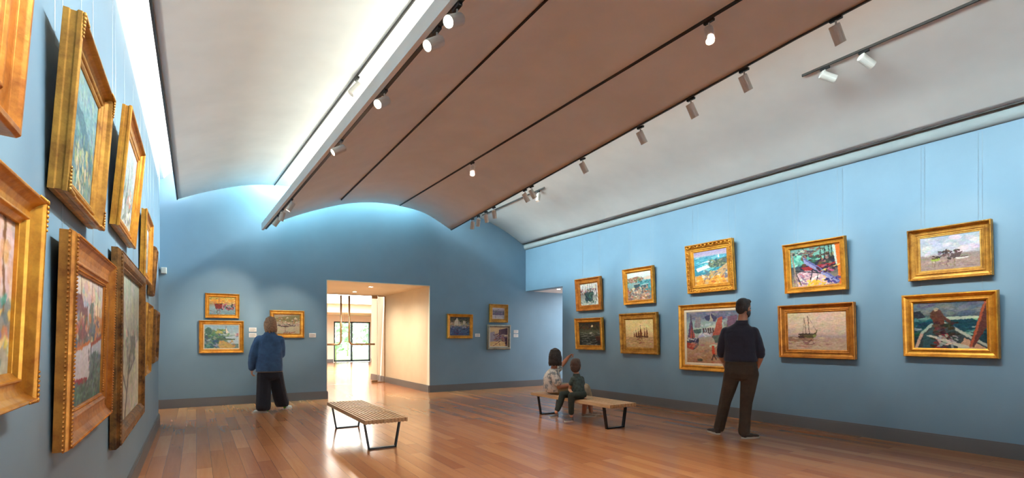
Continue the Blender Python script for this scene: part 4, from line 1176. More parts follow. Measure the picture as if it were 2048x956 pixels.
def spot_head(P, aim, label, lens, group, size=1.0, drop=0.075):
    t = thing('track_spotlight', label, 'spotlight', P, 0, group)
    aim = Vector(aim).normalized()
    bm = bmesh.new(); add_bevel_box(bm, (-.014, -.05, -.024), (.014, .05, 0), .003); obj('track_adapter', bm, M['black'], t)
    bm = bmesh.new(); add_tube(bm, [(0, 0, -.018), (0, 0, -drop - .02)], .0075 * size, 8); obj('stem', bm, M['lampwhite'], t, True)
    B = Vector((0, 0, -drop - .03)); r = .043 * size
    s = aim.orthogonal().normalized(); u = aim.cross(s)
    prof = [(0.0, -.045), (r * .93, -.045), (r, -.038), (r, .115), (r * .9, .115), (r * .82, .09)]
    bm = bmesh.new(); rings = []
    for q, z in prof:
        rings.append([bm.verts.new(B + aim * z * size + (s * math.cos(2 * PI * k / 20) + u * math.sin(2 * PI * k / 20)) * max(q, .0005)) for k in range(20)])
    for a, b in zip(rings[:-1], rings[1:]):
        for k in range(20):
            bm.faces.new((a[k], a[(k + 1) % 20], b[(k + 1) % 20], b[k]))
    bm.faces.new(rings[0])
    h = obj('housing', bm, M['lampwhite'], t)
    bm = bmesh.new(); add_tube(bm, [B + aim * .083 * size, B + aim * .089 * size], r * .84, 20); obj('lens', bm, M[lens], t)
    return t

SP = 'track spotlights under the vaults'
MSR = [(4.55, 2.17, 4.00, 'nearest grey spotlight along the right edge of the middle vault'),
       (4.61, 3.05, 3.98, 'second nearest grey spotlight along the right edge of the middle vault'),
       (4.65, 3.72, 3.97, 'third nearest grey spotlight along the right edge of the middle vault'),
       (4.70, 4.52, 3.95, 'fourth nearest grey spotlight along the right edge of the middle vault'),
       (4.78, 5.73, 3.93, 'fifth nearest grey spotlight along the right edge of the middle vault'),
       (4.87, 7.19, 3.91, 'small grey spotlight partly in front of a bright white one'),
       (4.885, 7.42, 3.905, 'small grey spotlight just left of the bright white one'),
       (4.96, 8.64, 3.88, 'rightmost of four small spotlights bunched at the far right vault edge'),
       (4.98, 9.00, 3.87, 'second from right of four small spotlights at the far right vault edge'),
       (5.01, 9.38, 3.865, 'third from right of four small spotlights at the far right vault edge'),
       (5.02, 9.66, 3.86, 'leftmost of four small spotlights bunched at the far right vault edge')]
for i, (x, y, z, lab) in enumerate(MSR):
    spot_head((x + .012, y, z - .012), (.62, -.1, -1) if i < 7 else ((.35, .25, -1) if i < 9 else (.1, .5, -1)), lab, 'lens_dim', SP)
MSL = [(1.37, 2.88, (-.75, -.35, -.55), 'lens_glare', 'glaring spotlight at the near end of the pale beam, top of the photo'),
       (1.36, 3.17, (-.80, -.22, -.60), 'lens_on', 'white lit spotlight just below the glaring one near the top of the photo'),
       (1.33, 4.20, (-.75, -.45, -.60), 'lens_glare', 'glaring spotlight halfway along the pale beam'),
       (1.28, 5.50, (-.85, -.05, -.55), 'lens_on', 'lit spotlight on the beam below and left of the halfway glaring one'),
       (1.20, 8.22, (-.45, .1, -.8), 'lens_on', 'upper right of three small spotlights at the pale beam far end'),
       (1.17, 8.94, (-.2, .3, -.9), 'lens_on', 'middle of three small spotlights at the pale beam far end'),
       (1.16, 9.45, (-.5, .3, -.8), 'lens_on', 'lowest of three small spotlights at the pale beam far end')]
for x, y, aim, lens, lab in MSL:
    spot_head((x + .02, y, 3.385), aim, lab, lens, SP, .9, drop=.06)
spot_head((3.825, 2.86, 4.090), (-.22, -.28, -1), 'glowing spotlight on the right track of the middle vault, nearer of two', 'lens_on', SP, .95)
spot_head((3.825, 7.35, 4.156), (-.1, -.15, -1), 'glowing spotlight on the right track of the middle vault, farther of two', 'lens_on', SP, .95)
spot_head((1.56, 5.84, 4.265), (-.6, .1, -.75), 'white spotlight on the pale left vault beside the bright slot', 'lens_dim', SP)
spot_head((5.96, 2.95, 4.318), (.85, -.62, -.42), 'white spotlight with pink lens on the right vault, left of the near pair', 'lens_dim', SP, 1.02, .06)
spot_head((5.96, 2.56, 4.318), (.95, -.38, -.55), 'white spotlight on the right vault, right of the near pair', 'lens_dim', SP, 1.02, .06)
spot_head((5.97, 8.55, 4.313), (-.25, -.1, -1), 'bright white spotlight on the far track of the right vault', 'lens_dim', SP, 1.0)

# ------------------------------------------------------------------ slatted benches
def bench(x0, x1, y0, y1, zt, label):
    cx, cy = (x0 + x1) / 2, (y0 + y1) / 2
    t = thing('slatted_bench', label, 'bench', (cx, cy, 0), 0, 'slatted wooden benches')
    w, L = x1 - x0, y1 - y0
    n, th = 12, .048
    sw = .024
    pitch = (w - sw) / (n - 1)
    for k in range(n):
        x = -w / 2 + k * pitch
        bm = bmesh.new(); add_bevel_box(bm, (x, -L / 2, zt - th), (x + sw, L / 2, zt), .0025); obj('slat', bm, M['slat'], t)
    for f in (0.0, .335, .665, 1.0):
        bm = bmesh.new()
        yy = -L / 2 + .012 + f * (L - .024 - .03)
        add_box(bm, (-w / 2 + sw * .5, yy, zt - th + .003), (w / 2 - sw * .5, yy + .03, zt - .0015))
        obj('crosspiece', bm, M['slat'], t)
    for yy in (cy - .81, cy + .81):
        yy -= cy
        bm = bmesh.new()
        bw, bt = .05, .016
        a0, a1 = -w / 2 + .03, w / 2 - .03
        b0, b1 = -w / 2 + .085, w / 2 - .085
        z0, z1 = 0.0, zt - th
        y_0, y_1 = yy - bw / 2, yy + bw / 2
        def leg(xa, xb, s):
            p = [(xa, z1), (xb, z0)]
            add_hexa(bm, [(xb, y_0, z0), (xb + s * bt, y_0, z0), (xb + s * bt, y_1, z0), (xb, y_1, z0), (xa, y_0, z1), (xa + s * bt, y_0, z1), (xa + s * bt, y_1, z1), (xa, y_1, z1)])
        leg(a0, b0, 1); leg(a1, b1, -1)
        add_box(bm, (b0, y_0, 0), (b1, y_1, bt))
        add_box(bm, (a0, y_0, z1 - .004), (a1, y_1, z1))
        obj('leg_frame', bm, M['black'], t)
    return t
BZ = .365
bench(1.610, 2.110, 5.70, 7.66, BZ, 'empty pale slatted bench with black sled legs in front of the doorway')
bench(4.855, 5.355, 5.22, 7.18, BZ, 'pale slatted bench with black sled legs under the seated woman and child')

# ------------------------------------------------------------------ light
def area(name, loc, direction, sx, sy, energy, color, spread=180):
    L = bpy.data.lights.new(name, 'AREA')
    L.shape = 'RECTANGLE'; L.size = sx; L.size_y = sy; L.energy = energy; L.color = color; L.spread = R(spread)
    o = bpy.data.objects.new(name, L); COL.objects.link(o)
    o.location = loc
    z = -Vector(direction).normalized()
    y = Vector((0, 1, 0)) if abs(direction[1]) < .5 else Vector((1, 0, 0))
    x = y.cross(z).normalized(); y = z.cross(x)
    o.rotation_euler = Matrix((x, y, z)).transposed().to_euler()
    return o
def spot(name, loc, target, energy, color=(1, .84, .64), size=38, blend=.7, soft=.03):
    L = bpy.data.lights.new(name, 'SPOT')
    L.energy = energy; L.color = color; L.spot_size = R(size); L.spot_blend = blend; L.shadow_soft_size = soft
    o = bpy.data.objects.new(name, L); COL.objects.link(o)
    o.location = loc
    o.rotation_euler = (Vector(target) - Vector(loc)).to_track_quat('-Z', 'Y').to_euler()
    return o
LY, LL = (YF + YB) / 2, YB - YF - .3
K = 1.0
area('cove_lamp_left', (.13, LY, 4.16), (-.8, 0, .6), .10, LL, 420 * K, (.92, .97, 1))
area('slot_lamp_left', (1.75, LY, 4.03), (-1, 0, -.75), .08, LL, 200 * K, (.84, .97, 1), 80)
area('slot_wash_left', (1.85, LY, 4.02), (-.7, 0, .7), .12, LL, 56 * K, (1, 1, .86))
area('slot_lamp_right', (4.45, LY, 4.37), (1, 0, -.5), .22, LL, 172 * K, (.70, .93, 1), 70)
area('slot_wash_right', (4.55, LY, 4.36), (.7, 0, .7), .12, LL, 46 * K, (1, .93, .80))
area('gap_lamp_middle', (3.1, 11.05, 4.80), (0, .12, -1), 3.9, .10, 150 * K, (.55, .94, 1))
area('gap_lamp_left', (.8, 11.05, 4.75), (0, .12, -1), 2.0, .10, 250 * K, (.58, .96, 1))
# picture spotlights  from the heads on the vault edges
PW = 115.0
for t, wall, a, z, h, w in PIC:
    if wall == 'R':
        spot('picture_spot', (4.90, a + .2, 3.74), (XR, a, z + h * .42), PW * (1.25 if w > 1.1 else 1), size=24 + 10 * w)
    elif wall == 'L':
        spot('picture_spot', (1.32, a + .25, 3.24), (XL, a, z + h * .35), PW * .75, size=34 + 14 * w)
    else:
        src = (1.25, 8.6, 3.22) if a < 2 else (4.99, 9.0, 3.72)
        spot('picture_spot', src, (a, YB, z + h * .45), PW * 1.5, size=26 + 10 * w)
spot('floor_spot', (3.78, 2.80, 3.93), (3.3, 2.3, 0), 320, size=90)
spot('floor_spot', (3.82, .4, 3.93), (3.6, .6, 0), 320, size=95)  # extra lamp without a head, added out of view to brighten the floor
spot('floor_spot', (3.80, 7.30, 4.0), (3.6, 7.1, 0), 300, size=90)
spot('floor_spot', (2.44, 5.0, 3.95), (2.4, 5.0, 0), 260, size=95)  # extra lamp where the track has no head, added for floor brightness

W = bpy.data.worlds.new('daylight')
SC.world = W
W.use_nodes = True
bg = W.node_tree.nodes['Background']
bg.inputs['Color'].default_value = (.90, .97, 1.0, 1)
bg.inputs['Strength'].default_value = 6.5
sun = bpy.data.lights.new('sun', 'SUN'); sun.energy = 14; sun.angle = R(2); sun.color = (1, .97, .9)
so = bpy.data.objects.new('sun', sun); COL.objects.link(so)
so.rotation_euler = Vector((.55, .12, -.83)).to_track_quat('-Z', 'Y').to_euler()
# broad light panel added under the far ceiling to brighten that room
area('far_room_fill', (5.0, 20.0, 2.78), (0, .01, -1), 5, 6, 1500, (.97, 1, .96))
area('passage_left_lamp', (-1.7, 10.3, 2.50), (0, .01, -1), .5, .5, 40, (1, .9, .78))
area('passage_right_lamp', (9.2, 10.4, 2.50), (0, .01, -1), .5, .5, 30, (.85, .94, 1))

# ------------------------------------------------------------------ camera
cam = bpy.data.cameras.new('camera')
co = bpy.data.objects.new('camera', cam); COL.objects.link(co)
cam.sensor_width = 36.0
cam.lens = 1012.705 / 2048 * 36.0
cam.shift_x = -(1024.14 - 1024) / 2048
cam.shift_y = (675.17 - 478) / 2048
cam.clip_start = .05
co.location = (0, 0, EYE)
co.rotation_euler = (R(90), 0, -0.55782408)
SC.camera = co
vs = SC.view_settings
vs.view_transform = 'Standard'; vs.look = 'None'; vs.exposure = 0.0; vs.gamma = 1.0; vs.use_curve_mapping = False
SC.cycles.use_denoising = True
SC.cycles.max_bounces = 8
SC.cycles.diffuse_bounces = 5
SC.cycles.sample_clamp_indirect = 8.0
SC.cycles.caustics_reflective = False
SC.cycles.caustics_refractive = False
# ------------------------------------------------------------------ people
M['skin'] = plain_mat('skin', s255(206, 152, 122), 0.5, var=.05)
M['skin_tan'] = plain_mat('tanned_skin', s255(176, 114, 84), 0.5, var=.05)
M['lip'] = plain_mat('lips', s255(170, 98, 86), 0.5)
M['eye'] = plain_mat('eyes', s255(60, 48, 42), 0.2)
M['hair_dark'] = plain_mat('dark_brown_hair', s255(38, 28, 24), 0.55, var=.4, scale=60, bump=.6)
M['hair_brown'] = plain_mat('brown_hair', s255(70, 46, 34), 0.55, var=.35, scale=60, bump=.6)
M['hair_fair'] = plain_mat('light_brown_hair', s255(158, 118, 84), 0.5, var=.4, scale=40, bump=.6)
M['navy'] = plain_mat('navy_knit', s255(40, 42, 58), 0.9, var=.12, scale=9, bump=.6, sheen=.2)
M['brown'] = plain_mat('brown_twill', s255(68, 55, 44), 0.85, var=.16, scale=9, bump=.9)
M['denim'] = plain_mat('blue_denim', s255(60, 94, 134), 0.85, var=.22, scale=9, bump=.9)
M['blackcloth'] = plain_mat('black_trouser_cloth', s255(26, 28, 38), 0.85, var=.2, scale=8, bump=.8)
M['khaki'] = plain_mat('khaki_cotton', s255(176, 160, 132), 0.85, var=.12, scale=14, bump=.3)
M['greentee'] = plain_mat('dark_green_cotton', s255(62, 78, 76), 0.85, var=.35, scale=28, bump=.2)
M['darkpants'] = plain_mat('dark_green_trousers', s255(34, 42, 36), 0.85, var=.2, scale=14, bump=.3)
M['shoe_brown'] = plain_mat('dark_brown_suede', s255(62, 46, 36), 0.8, var=.15)
M['sole'] = plain_mat('pale_rubber_sole', s255(206, 196, 182), 0.6)
M['shoe_white'] = plain_mat('white_sneaker', s255(214, 222, 218), 0.6)
M['shoe_green'] = plain_mat('bright_green_heel', s255(110, 206, 70), 0.6)
M['shoe_tan'] = plain_mat('grey_tan_canvas_shoe', s255(150, 128, 112), 0.8)
M['shoe_grey'] = plain_mat('grey_child_shoe', s255(96, 92, 92), 0.7)

def tee_material():
    m, nt, bs = new_mat('white_tee_with_grey_pattern')
    noise_mix(nt, bs, s255(130, 138, 142), s255(218, 212, 204), 16, 3, .40, .52)
    bs.inputs['Roughness'].default_value = .85
    return m
M['tee'] = tee_material()

def remesh(name, bm, mat, parent, voxel=.008, smooth=4, flat=None):
    bmesh.ops.recalc_face_normals(bm, faces=bm.faces[:])
    me = bpy.data.meshes.new(name + '_raw')
    bm.to_mesh(me); bm.free()
    tmp = bpy.data.objects.new('tmp', me); COL.objects.link(tmp)
    md = tmp.modifiers.new('r', 'REMESH'); md.mode = 'VOXEL'; md.voxel_size = voxel; md.use_smooth_shade = True
    ms = tmp.modifiers.new('s', 'SMOOTH'); ms.factor = .5; ms.iterations = smooth
    dg = bpy.context.evaluated_depsgraph_get()
    new = bpy.data.meshes.new_from_object(tmp.evaluated_get(dg))
    bpy.data.objects.remove(tmp); bpy.data.meshes.remove(me)
    new.name = name
    new.materials.clear()
    if flat:
        for v in new.vertices:
            flat(v)
    new.polygons.foreach_set('use_smooth', [True] * len(new.polygons))
    return link(name, new, mat, parent)

class Head:
    def __init__(s, c, yaw=0.0, pitch=0.0, k=1.0):
        s.c = Vector(c); s.m = Matrix.Rotation(yaw, 3, 'Z') @ Matrix.Rotation(pitch, 3, 'X'); s.k = k
    def p(s, x, y, z):
        return s.c + s.m @ Vector((x, y, z)) * s.k
    def ball(s, bm, x, y, z, rx, ry, rz):
        add_ball(bm, s.p(x, y, z), (rx * s.k, ry * s.k, rz * s.k), s.m)
    def skull(s, bm):
        s.ball(bm, 0, -.012, .02, .075, .094, .088)
        s.ball(bm, 0, .018, -.045, .061, .072, .082)
        s.ball(bm, 0, .048, -.095, .036, .036, .030)
        s.ball(bm, 0, .074, .014, .05, .018, .011)
        for q in (-1, 1):
            s.ball(bm, q * .076, -.006, -.028, .010, .019, .031)
            s.ball(bm, q * .034, .064, -.04, .022, .02, .018)
        add_tube(bm, [s.p(0, .082, .0), s.p(0, .098, -.03), s.p(0, .100, -.044)], [.009 * s.k, .012 * s.k, .014 * s.k], 8, round_ends=True)
        s.ball(bm, 0, .084, -.074, .024, .011, .009)
    def features(s, parent):
        for q in (-1, 1):
            bm = bmesh.new(); s.ball(bm, q * .031, .0775, -.009, .0125, .008, .0075); obj('eye', bm, M['eye'], parent, True)
        bm = bmesh.new(); s.ball(bm, 0, .0885, -.074, .021, .0085, .0075); obj('lips', bm, M['lip'], parent, True)

def locks(bm, H, n, a0, a1, bottom, flare, r, seed, jag=.02):
    """strands falling from the crown round the back of the head; angle 0 is the back, +-90 the sides"""
    g = random.Random(seed)
    for k in range(n):
        a = R(a0 + (a1 - a0) * (k + .5) / n)
        sx, sy = math.sin(a), -math.cos(a)
        zb = bottom + g.uniform(-jag, jag)
        pts = [(sx * .012, -.02 + sy * .015, .122), (sx * .060, -.02 + sy * .072, .095), (sx * .084, -.02 + sy * .098, .03),
               (sx * .090, -.02 + sy * .100, -.05), (sx * flare, -.02 + sy * flare * 1.0, zb * .6 - .02), (sx * flare * .96, -.02 + sy * flare * .94, zb)]
        add_tube(bm, [H.p(*q) for q in pts], [q * H.k for q in (r, r * 1.25, r * 1.3, r * 1.2, r, r * .55)], 8, round_ends=True)

def hand(bm, wrist, d, n, k=1.0, curl=.5, thumb=1, point=False):
    """d: direction of the fingers, n: palm normal (fingers curl towards it), thumb: side sign"""
    d = Vector(d).normalized(); n = Vector(n); n = (n - d * n.dot(d)).normalized(); w = d.cross(n) * thumb
    wr = Vector(wrist)
    add_ball(bm, wr + d * .048 * k, (.039 * k, .052 * k, .0155 * k), Matrix((w, d, n)).transposed())
    add_tube(bm, [wr - d * .02 * k, wr + d * .03 * k], [.024 * k, .024 * k], 8, round_ends=True)
    for i, (off, L) in enumerate(((.029, .074), (.010, .084), (-.010, .078), (-.028, .060))):
        base = wr + d * (.082 - .004 * abs(i - 1)) * k + w * off * k
        c = curl * (1 + .12 * i)
        if point:
            c = .08 if i == 0 else 1.15
        pts = [base - d * .02 * k, base]; a = 0.0; p = base
        for seg in (.45, .3, .25):
            a += c
            p = p + (d * math.cos(a) + n * math.sin(a)) * L * seg * k
            pts.append(p)
        add_tube(bm, pts, [.0095 * k, .0092 * k, .0085 * k, .0078 * k, .0066 * k], 8, round_ends=True)
    b = wr + d * .022 * k + w * .026 * k
    add_tube(bm, [b, b + (w * .6 + d * .7 + n * .3).normalized() * .036 * k, b + (w * .6 + d * .7 + n * .3).normalized() * .036 * k + (d * .9 + n * .45 + w * .1).normalized() * .034 * k],
             [.0125 * k, .0105 * k, .0075 * k], 8, round_ends=True)

def shoe(parent, heel, yaw, L=.28, W=.098, upper='shoe_brown', sole='sole', heel_tab=None, h=.085, lift=0.0, pitch=0.0):
    """heel: point under the back of the heel; yaw 0 points along +Y"""
    m = Matrix.Translation(Vector(heel)) @ Matrix.Rotation(yaw, 4, 'Z') @ Matrix.Rotation(pitch, 4, 'X')
    bm = bmesh.new()
    add_ball(bm, (0, L * .16, h * .52), (W * .40, L * .17, h * .5))
    add_ball(bm, (0, L * .12, h * .85), (W * .34, L * .12, h * .34))
    add_ball(bm, (0, L * .45, h * .42), (W * .42, L * .26, h * .42))
    add_ball(bm, (0, L * .74, h * .32), (W * .47, L * .25, h * .32))
    bmesh.ops.transform(bm, matrix=m, verts=bm.verts[:])
    u = remesh('shoe', bm, M[upper], parent, .006, 3)
    bm = bmesh.new()
    pts = []
    for k in range(28):
        a = 2 * PI * k / 28
        y = L * .5 - math.cos(a) * L * .5
        f = y / L
        ww = W * (.36 + .14 * math.sin(min(1, f / .75) * PI / 2)) if f < .75 else W * .5
        x = math.copysign(abs(math.sin(a)) ** .7, math.sin(a)) * ww
        pts.append((x, y))
    lo = [bm.verts.new(m @ Vector((x, y, .001))) for x, y in pts]
    hi = [bm.verts.new(m @ Vector((x, y, .024))) for x, y in pts]
    bm.faces.new(lo[::-1]); bm.faces.new(hi)
    for k in range(28):
        bm.faces.new((lo[k], lo[(k + 1) % 28], hi[(k + 1) % 28], hi[k]))
    obj('sole', bm, M[sole], u)
    if heel_tab:
        bm = bmesh.new()
        add_ball(bm, (0, L * .035, h * .6), (W * .30, L * .06, h * .36))
        bmesh.ops.transform(bm, matrix=m, verts=bm.verts[:])
        obj('heel_tab', bm, M[heel_tab], u, True)
    return u

def T(bm, pts, rad, segs=12):
    add_tube(bm, pts, rad, segs, round_ends=True)

# ---- man in navy sweater ------------------------------------------------
man = thing('person', 'man in navy sweater and brown trousers standing with his back to the camera', 'person', (6.02, 4.05, 0), R(-55.7))
H = Head((.064, .0, 1.695), R(-40), R(-3))
bm = bmesh.new()
H.skull(bm)
T(bm, [(.035, -.02, 1.44), (.055, -.005, 1.60)], [.060, .055])
add_stack(bm, [(.03, 0, .80, .14, .095), (.03, 0, .92, .15, .10), (.02, 0, 1.05, .145, .095), (.015, 0, 1.2, .16, .105), (.012, 0, 1.33, .175, .108), (.012, 0, 1.41, .155, .088), (.02, -.01, 1.46, .08, .065)])
T(bm, [(-.145, 0, 1.365), (-.193, 0, 1.27), (-.215, .015, 1.13)], [.046, .042, .036])
T(bm, [(-.215, .015, 1.13), (-.212, .08, 1.05), (-.185, .135, .975)], [.037, .038, .029])
T(bm, [(.170, 0, 1.365), (.220, -.01, 1.27), (.255, -.03, 1.135)], [.046, .042, .036])
T(bm, [(.255, -.03, 1.135), (.256, .0, 1.04), (.232, .045, .95)], [.037, .038, .029])
hand(bm, (-.185, .135, .965), (.35, .05, -1), (.9, -.4, .2), 1, .25, -1)
hand(bm, (.232, .045, .945), (-.25, .15, -1), (-.9, .1, .1), 1, .25, 1)
for pts in ([(-.07, 0, .84), (-.12, .04, .6), (-.165, .07, .45), (-.205, .10, .25), (-.243, .13, .07)], [(.13, 0, .84), (.105, -.02, .6), (.085, -.035, .45), (.072, -.055, .25), (.062, -.07, .07)]):
    T(bm, pts, [.085, .07, .055, .05, .038])
body = remesh('body', bm, M['skin'], man, .0055, 3)
H.features(man)
bm = bmesh.new()
H.ball(bm, 0, -.020, .040, .082, .098, .082); H.ball(bm, 0, -.062, -.02, .070, .048, .075); H.ball(bm, 0, .028, .080, .068, .058, .034)
H.ball(bm, .01, .052, .076, .050, .034, .026)
for q in (-1, 1):
    H.ball(bm, q * .066, -.03, .0, .016, .05, .06)
remesh('hair', bm, M['hair_dark'], man, .006, 3)
bm = bmesh.new()
H.ball(bm, 0, .052, -.100, .044, .044, .034)
for q in (-1, 1):
    H.ball(bm, q * .052, .026, -.075, .016, .036, .042)
    H.ball(bm, q * .063, .008, -.035, .010, .016, .03)
remesh('beard', bm, M['hair_dark'], man, .005, 2)
bm = bmesh.new()
add_stack(bm, [(.025, 0, .985, .190, .122), (.025, 0, 1.0, .202, .132), (.022, 0, 1.03, .203, .134), (.018, 0, 1.10, .194, .130), (.015, 0, 1.2, .192, .130), (.012, 0, 1.32, .206, .130), (.012, 0, 1.385, .200, .115), (.014, -.003, 1.425, .165, .095), (.015, -.005, 1.455, .118, .084), (.03, -.015, 1.485, .082, .074), (.038, -.013, 1.515, .070, .066)], 24, .9)
T(bm, [(-.15, 0, 1.375), (-.195, 0, 1.27), (-.217, .012, 1.135)], [.068, .056, .050])
T(bm, [(-.217, .012, 1.135), (-.213, .06, 1.075)], [.052, .050])
T(bm, [(.175, 0, 1.375), (.222, -.01, 1.27), (.257, -.03, 1.14)], [.068, .056, .051])
T(bm, [(.257, -.03, 1.14), (.258, -.012, 1.075)], [.054, .051])
add_ball(bm, (.259, -.014, 1.085), (.056, .056, .018)); add_ball(bm, (-.214, .055, 1.085), (.055, .055, .018))
sw = remesh('sweater', bm, M['navy'], man, .007, 8)
bm = bmesh.new(); add_tube(bm, [(.038 + .066 * math.cos(a), -.012 + .063 * math.sin(a), 1.517 + .004 * math.sin(a)) for a in [2 * PI * k / 24 for k in range(25)]], .009, 8); obj('collar', bm, M['navy'], sw, True)
bm = bmesh.new()
add_stack(bm, [(.022, 0, 1.02, .178, .112), (.025, 0, .96, .188, .122), (.03, -.01, .9, .200, .136), (.03, -.01, .83, .202, .138), (.03, -.005, .77, .185, .122), (.03, 0, .74, .14, .09)], 24, .9)
T(bm, [(-.072, -.005, .83), (-.12, .035, .62), (-.162, .068, .46), (-.20, .098, .27), (-.24, .125, .085)], [.108, .090, .076, .070, .070])
T(bm, [(.132, -.01, .83), (.108, -.02, .62), (.088, -.035, .46), (.074, -.055, .27), (.064, -.07, .085)], [.110, .092, .076, .069, .072])
def hem_man(v):
    v.co.z = max(v.co.z, .035)
tr = remesh('trousers', bm, M['brown'], man, .007, 3, hem_man)
for s in (-1, 1):
    bm = bmesh.new(); add_bevel_box(bm, (.03 + s * .085 - .055, -.1435, .83), (.03 + s * .085 + .055, -.118, .945), .004)
    obj('back_pocket', bm, M['brown'], tr)
shoe(man, (-.232, .045, 0), R(34), .275, .10)
shoe(man, (.035, -.125, 0), R(-48), .275, .10)

# ---- woman in denim jacket -----------------------------------------------
wom = thing('person', 'woman with bobbed hair in blue denim jacket and wide black trousers at the back wall', 'person', (1.096, 9.747, 0), R(-6.4))
H = Head((-.005, .02, 1.545), R(38), R(-4), .96)
bm = bmesh.new()
H.skull(bm)
T(bm, [(-.01, -.01, 1.30), (-.005, .005, 1.45)], [.052, .048])
add_stack(bm, [(-.01, 0, .68, .15, .10), (-.01, 0, .85, .14, .09), (-.01, 0, 1.0, .13, .09), (-.01, 0, 1.15, .145, .095), (-.01, 0, 1.26, .15, .09), (-.01, 0, 1.33, .07, .06)])
T(bm, [(-.165, 0, 1.26), (-.225, 0, 1.12), (-.262, 0, .98)], [.048, .043, .037]); T(bm, [(-.262, 0, .98), (-.278, .03, .86), (-.285, .05, .75)], [.037, .034, .024])
T(bm, [(.15, 0, 1.26), (.175, .03, 1.12), (.178, .07, 1.0)], [.048, .043, .037]); T(bm, [(.178, .07, 1.0), (.155, .16, 1.12), (.115, .185, 1.28)], [.037, .034, .025])
hand(bm, (-.285, .052, .745), (-.02, .12, -1), (.8, .2, 0), .92, .45, -1)
hand(bm, (.112, .185, 1.29), (-.25, -.15, 1), (-.6, -.6, 0), .92, .5, 1)
for pts in ([(-.09, 0, .70), (-.10, 0, .4), (-.105, -.04, .08)], [(.09, .02, .70), (.14, .1, .4), (.215, .235, .09)]):
    T(bm, pts, [.085, .055, .036])
remesh('body', bm, M['skin'], wom, .0055, 3)
H.features(wom)
bm = bmesh.new()
H.ball(bm, 0, -.022, .036, .086, .102, .086); H.ball(bm, 0, -.058, -.06, .084, .062, .105); H.ball(bm, 0, -.052, -.11, .076, .048, .05)
for q in (-1, 1):
    H.ball(bm, q * .072, -.012, -.06, .026, .066, .115); H.ball(bm, q * .076, .030, -.04, .015, .032, .09)
locks(bm, H, 22, -112, 112, -.155, .098, .0125, 3)
remesh('hair', bm, M['hair_fair'], wom, .0045, 2)
bm = bmesh.new()
add_stack(bm, [(-.012, 0, .705, .195, .135), (-.012, 0, .72, .212, .150), (-.012, 0, .80, .214, .152), (-.01, 0, .95, .206, .148), (-.01, 0, 1.12, .206, .142), (-.01, -.005, 1.24, .200, .130), (-.01, -.005, 1.315, .155, .108), (-.008, -.008, 1.36, .095, .085), (-.006, -.008, 1.40, .074, .072)], 24, .9)
T(bm, [(-.16, 0, 1.25), (-.222, 0, 1.12), (-.262, 0, .98)], [.092, .083, .076]); T(bm, [(-.262, 0, .98), (-.279, .03, .86), (-.285, .048, .775)], [.076, .068, .056])
T(bm, [(.145, 0, 1.25), (.172, .03, 1.12), (.176, .07, 1.0)], [.088, .075, .068]); T(bm, [(.176, .07, 1.0), (.155, .15, 1.11), (.12, .182, 1.25)], [.068, .062, .052])
jk = remesh('denim_jacket', bm, M['denim'], wom, .008, 3)
bm = bmesh.new()
add_tube(bm, [(-.012 + .216 * math.cos(a), .154 * math.sin(a), .708) for a in [2 * PI * k / 32 for k in range(33)]], .0055, 6); obj('frayed_hem', bm, M['shoe_tan'], jk, True)
bm = bmesh.new(); add_tube(bm, [(-.19, -.085, 1.235), (-.1, -.128, 1.212), (.08, -.128, 1.212), (.17, -.085, 1.235)], .004, 6); obj('yoke_seam', bm, M['denim'], jk, True)
bm = bmesh.new()
add_stack(bm, [(-.01, 0, .86, .15, .11), (-.01, 0, .76, .185, .13), (-.005, 0, .68, .19, .138), (.0, .005, .60, .18, .13), (.0, .01, .56, .12, .09)], 24, .9)
T(bm, [(-.09, 0, .66), (-.098, -.005, .42), (-.103, -.03, .22), (-.104, -.055, .11)], [.118, .116, .118, .120])
T(bm, [(.09, .02, .66), (.128, .09, .42), (.168, .165, .22), (.195, .215, .13)], [.118, .118, .120, .122])
def hem_w(v):
    v.co.z = max(v.co.z, .042 if v.co.x < .03 else .062)
remesh('wide_trousers', bm, M['blackcloth'], wom, .008, 3, hem_w)
shoe(wom, (-.03, -.095, 0), R(72), .25, .09, 'shoe_white', 'sole', 'shoe_green')
shoe(wom, (.235, .20, 0), R(-28), .25, .09, 'shoe_white', 'sole', 'shoe_green')

# ---- seated woman ---------------------------------------------------------
SW = Vector((5.11, 6.72, 0))
sit = thing('person', 'woman in patterned white tee and khaki trousers sitting on the bench and pointing', 'person', SW, R(-120.7))
sit_m = Matrix.Translation(SW) @ Matrix.Rotation(R(-120.7), 4, 'Z')
def above_bench(mw):
    def f(v):
        w = mw @ v.co
        if 4.835 < w.x < 5.375 and 5.2 < w.y < 7.2 and w.z < BZ + .003 and w.z > .2:
            v.co.z = BZ + .003
    return f
H = Head((0, -.045, .995), R(42), R(2), 1.0)
bm = bmesh.new()
H.skull(bm)
T(bm, [(0, -.09, .74), (0, -.065, .90)], [.056, .050])
add_stack(bm, [(0, -.08, .40, .15, .12), (0, -.10, .52, .15, .12), (0, -.105, .62, .155, .115), (0, -.10, .70, .15, .10), (0, -.095, .76, .09, .07)])
T(bm, [(.165, -.10, .70), (.215, -.06, .60), (.232, -.02, .50)], [.052, .047, .040]); T(bm, [(.232, -.02, .50), (.20, .09, .51), (.15, .20, .535)], [.041, .038, .027])
hand(bm, (.148, .205, .537), (-.3, 1, -.02), (-.1, 0, -1), .9, .25, -1)
T(bm, [(-.165, -.085, .715), (-.215, .0, .77), (-.265, .08, .83)], [.052, .046, .039]); T(bm, [(-.265, .08, .83), (-.315, .15, .90), (-.365, .205, .962)], [.039, .036, .026])
hand(bm, (-.367, .208, .965), (-.45, .75, .50), (.5, .3, -.8), .9, .3, 1, point=True)
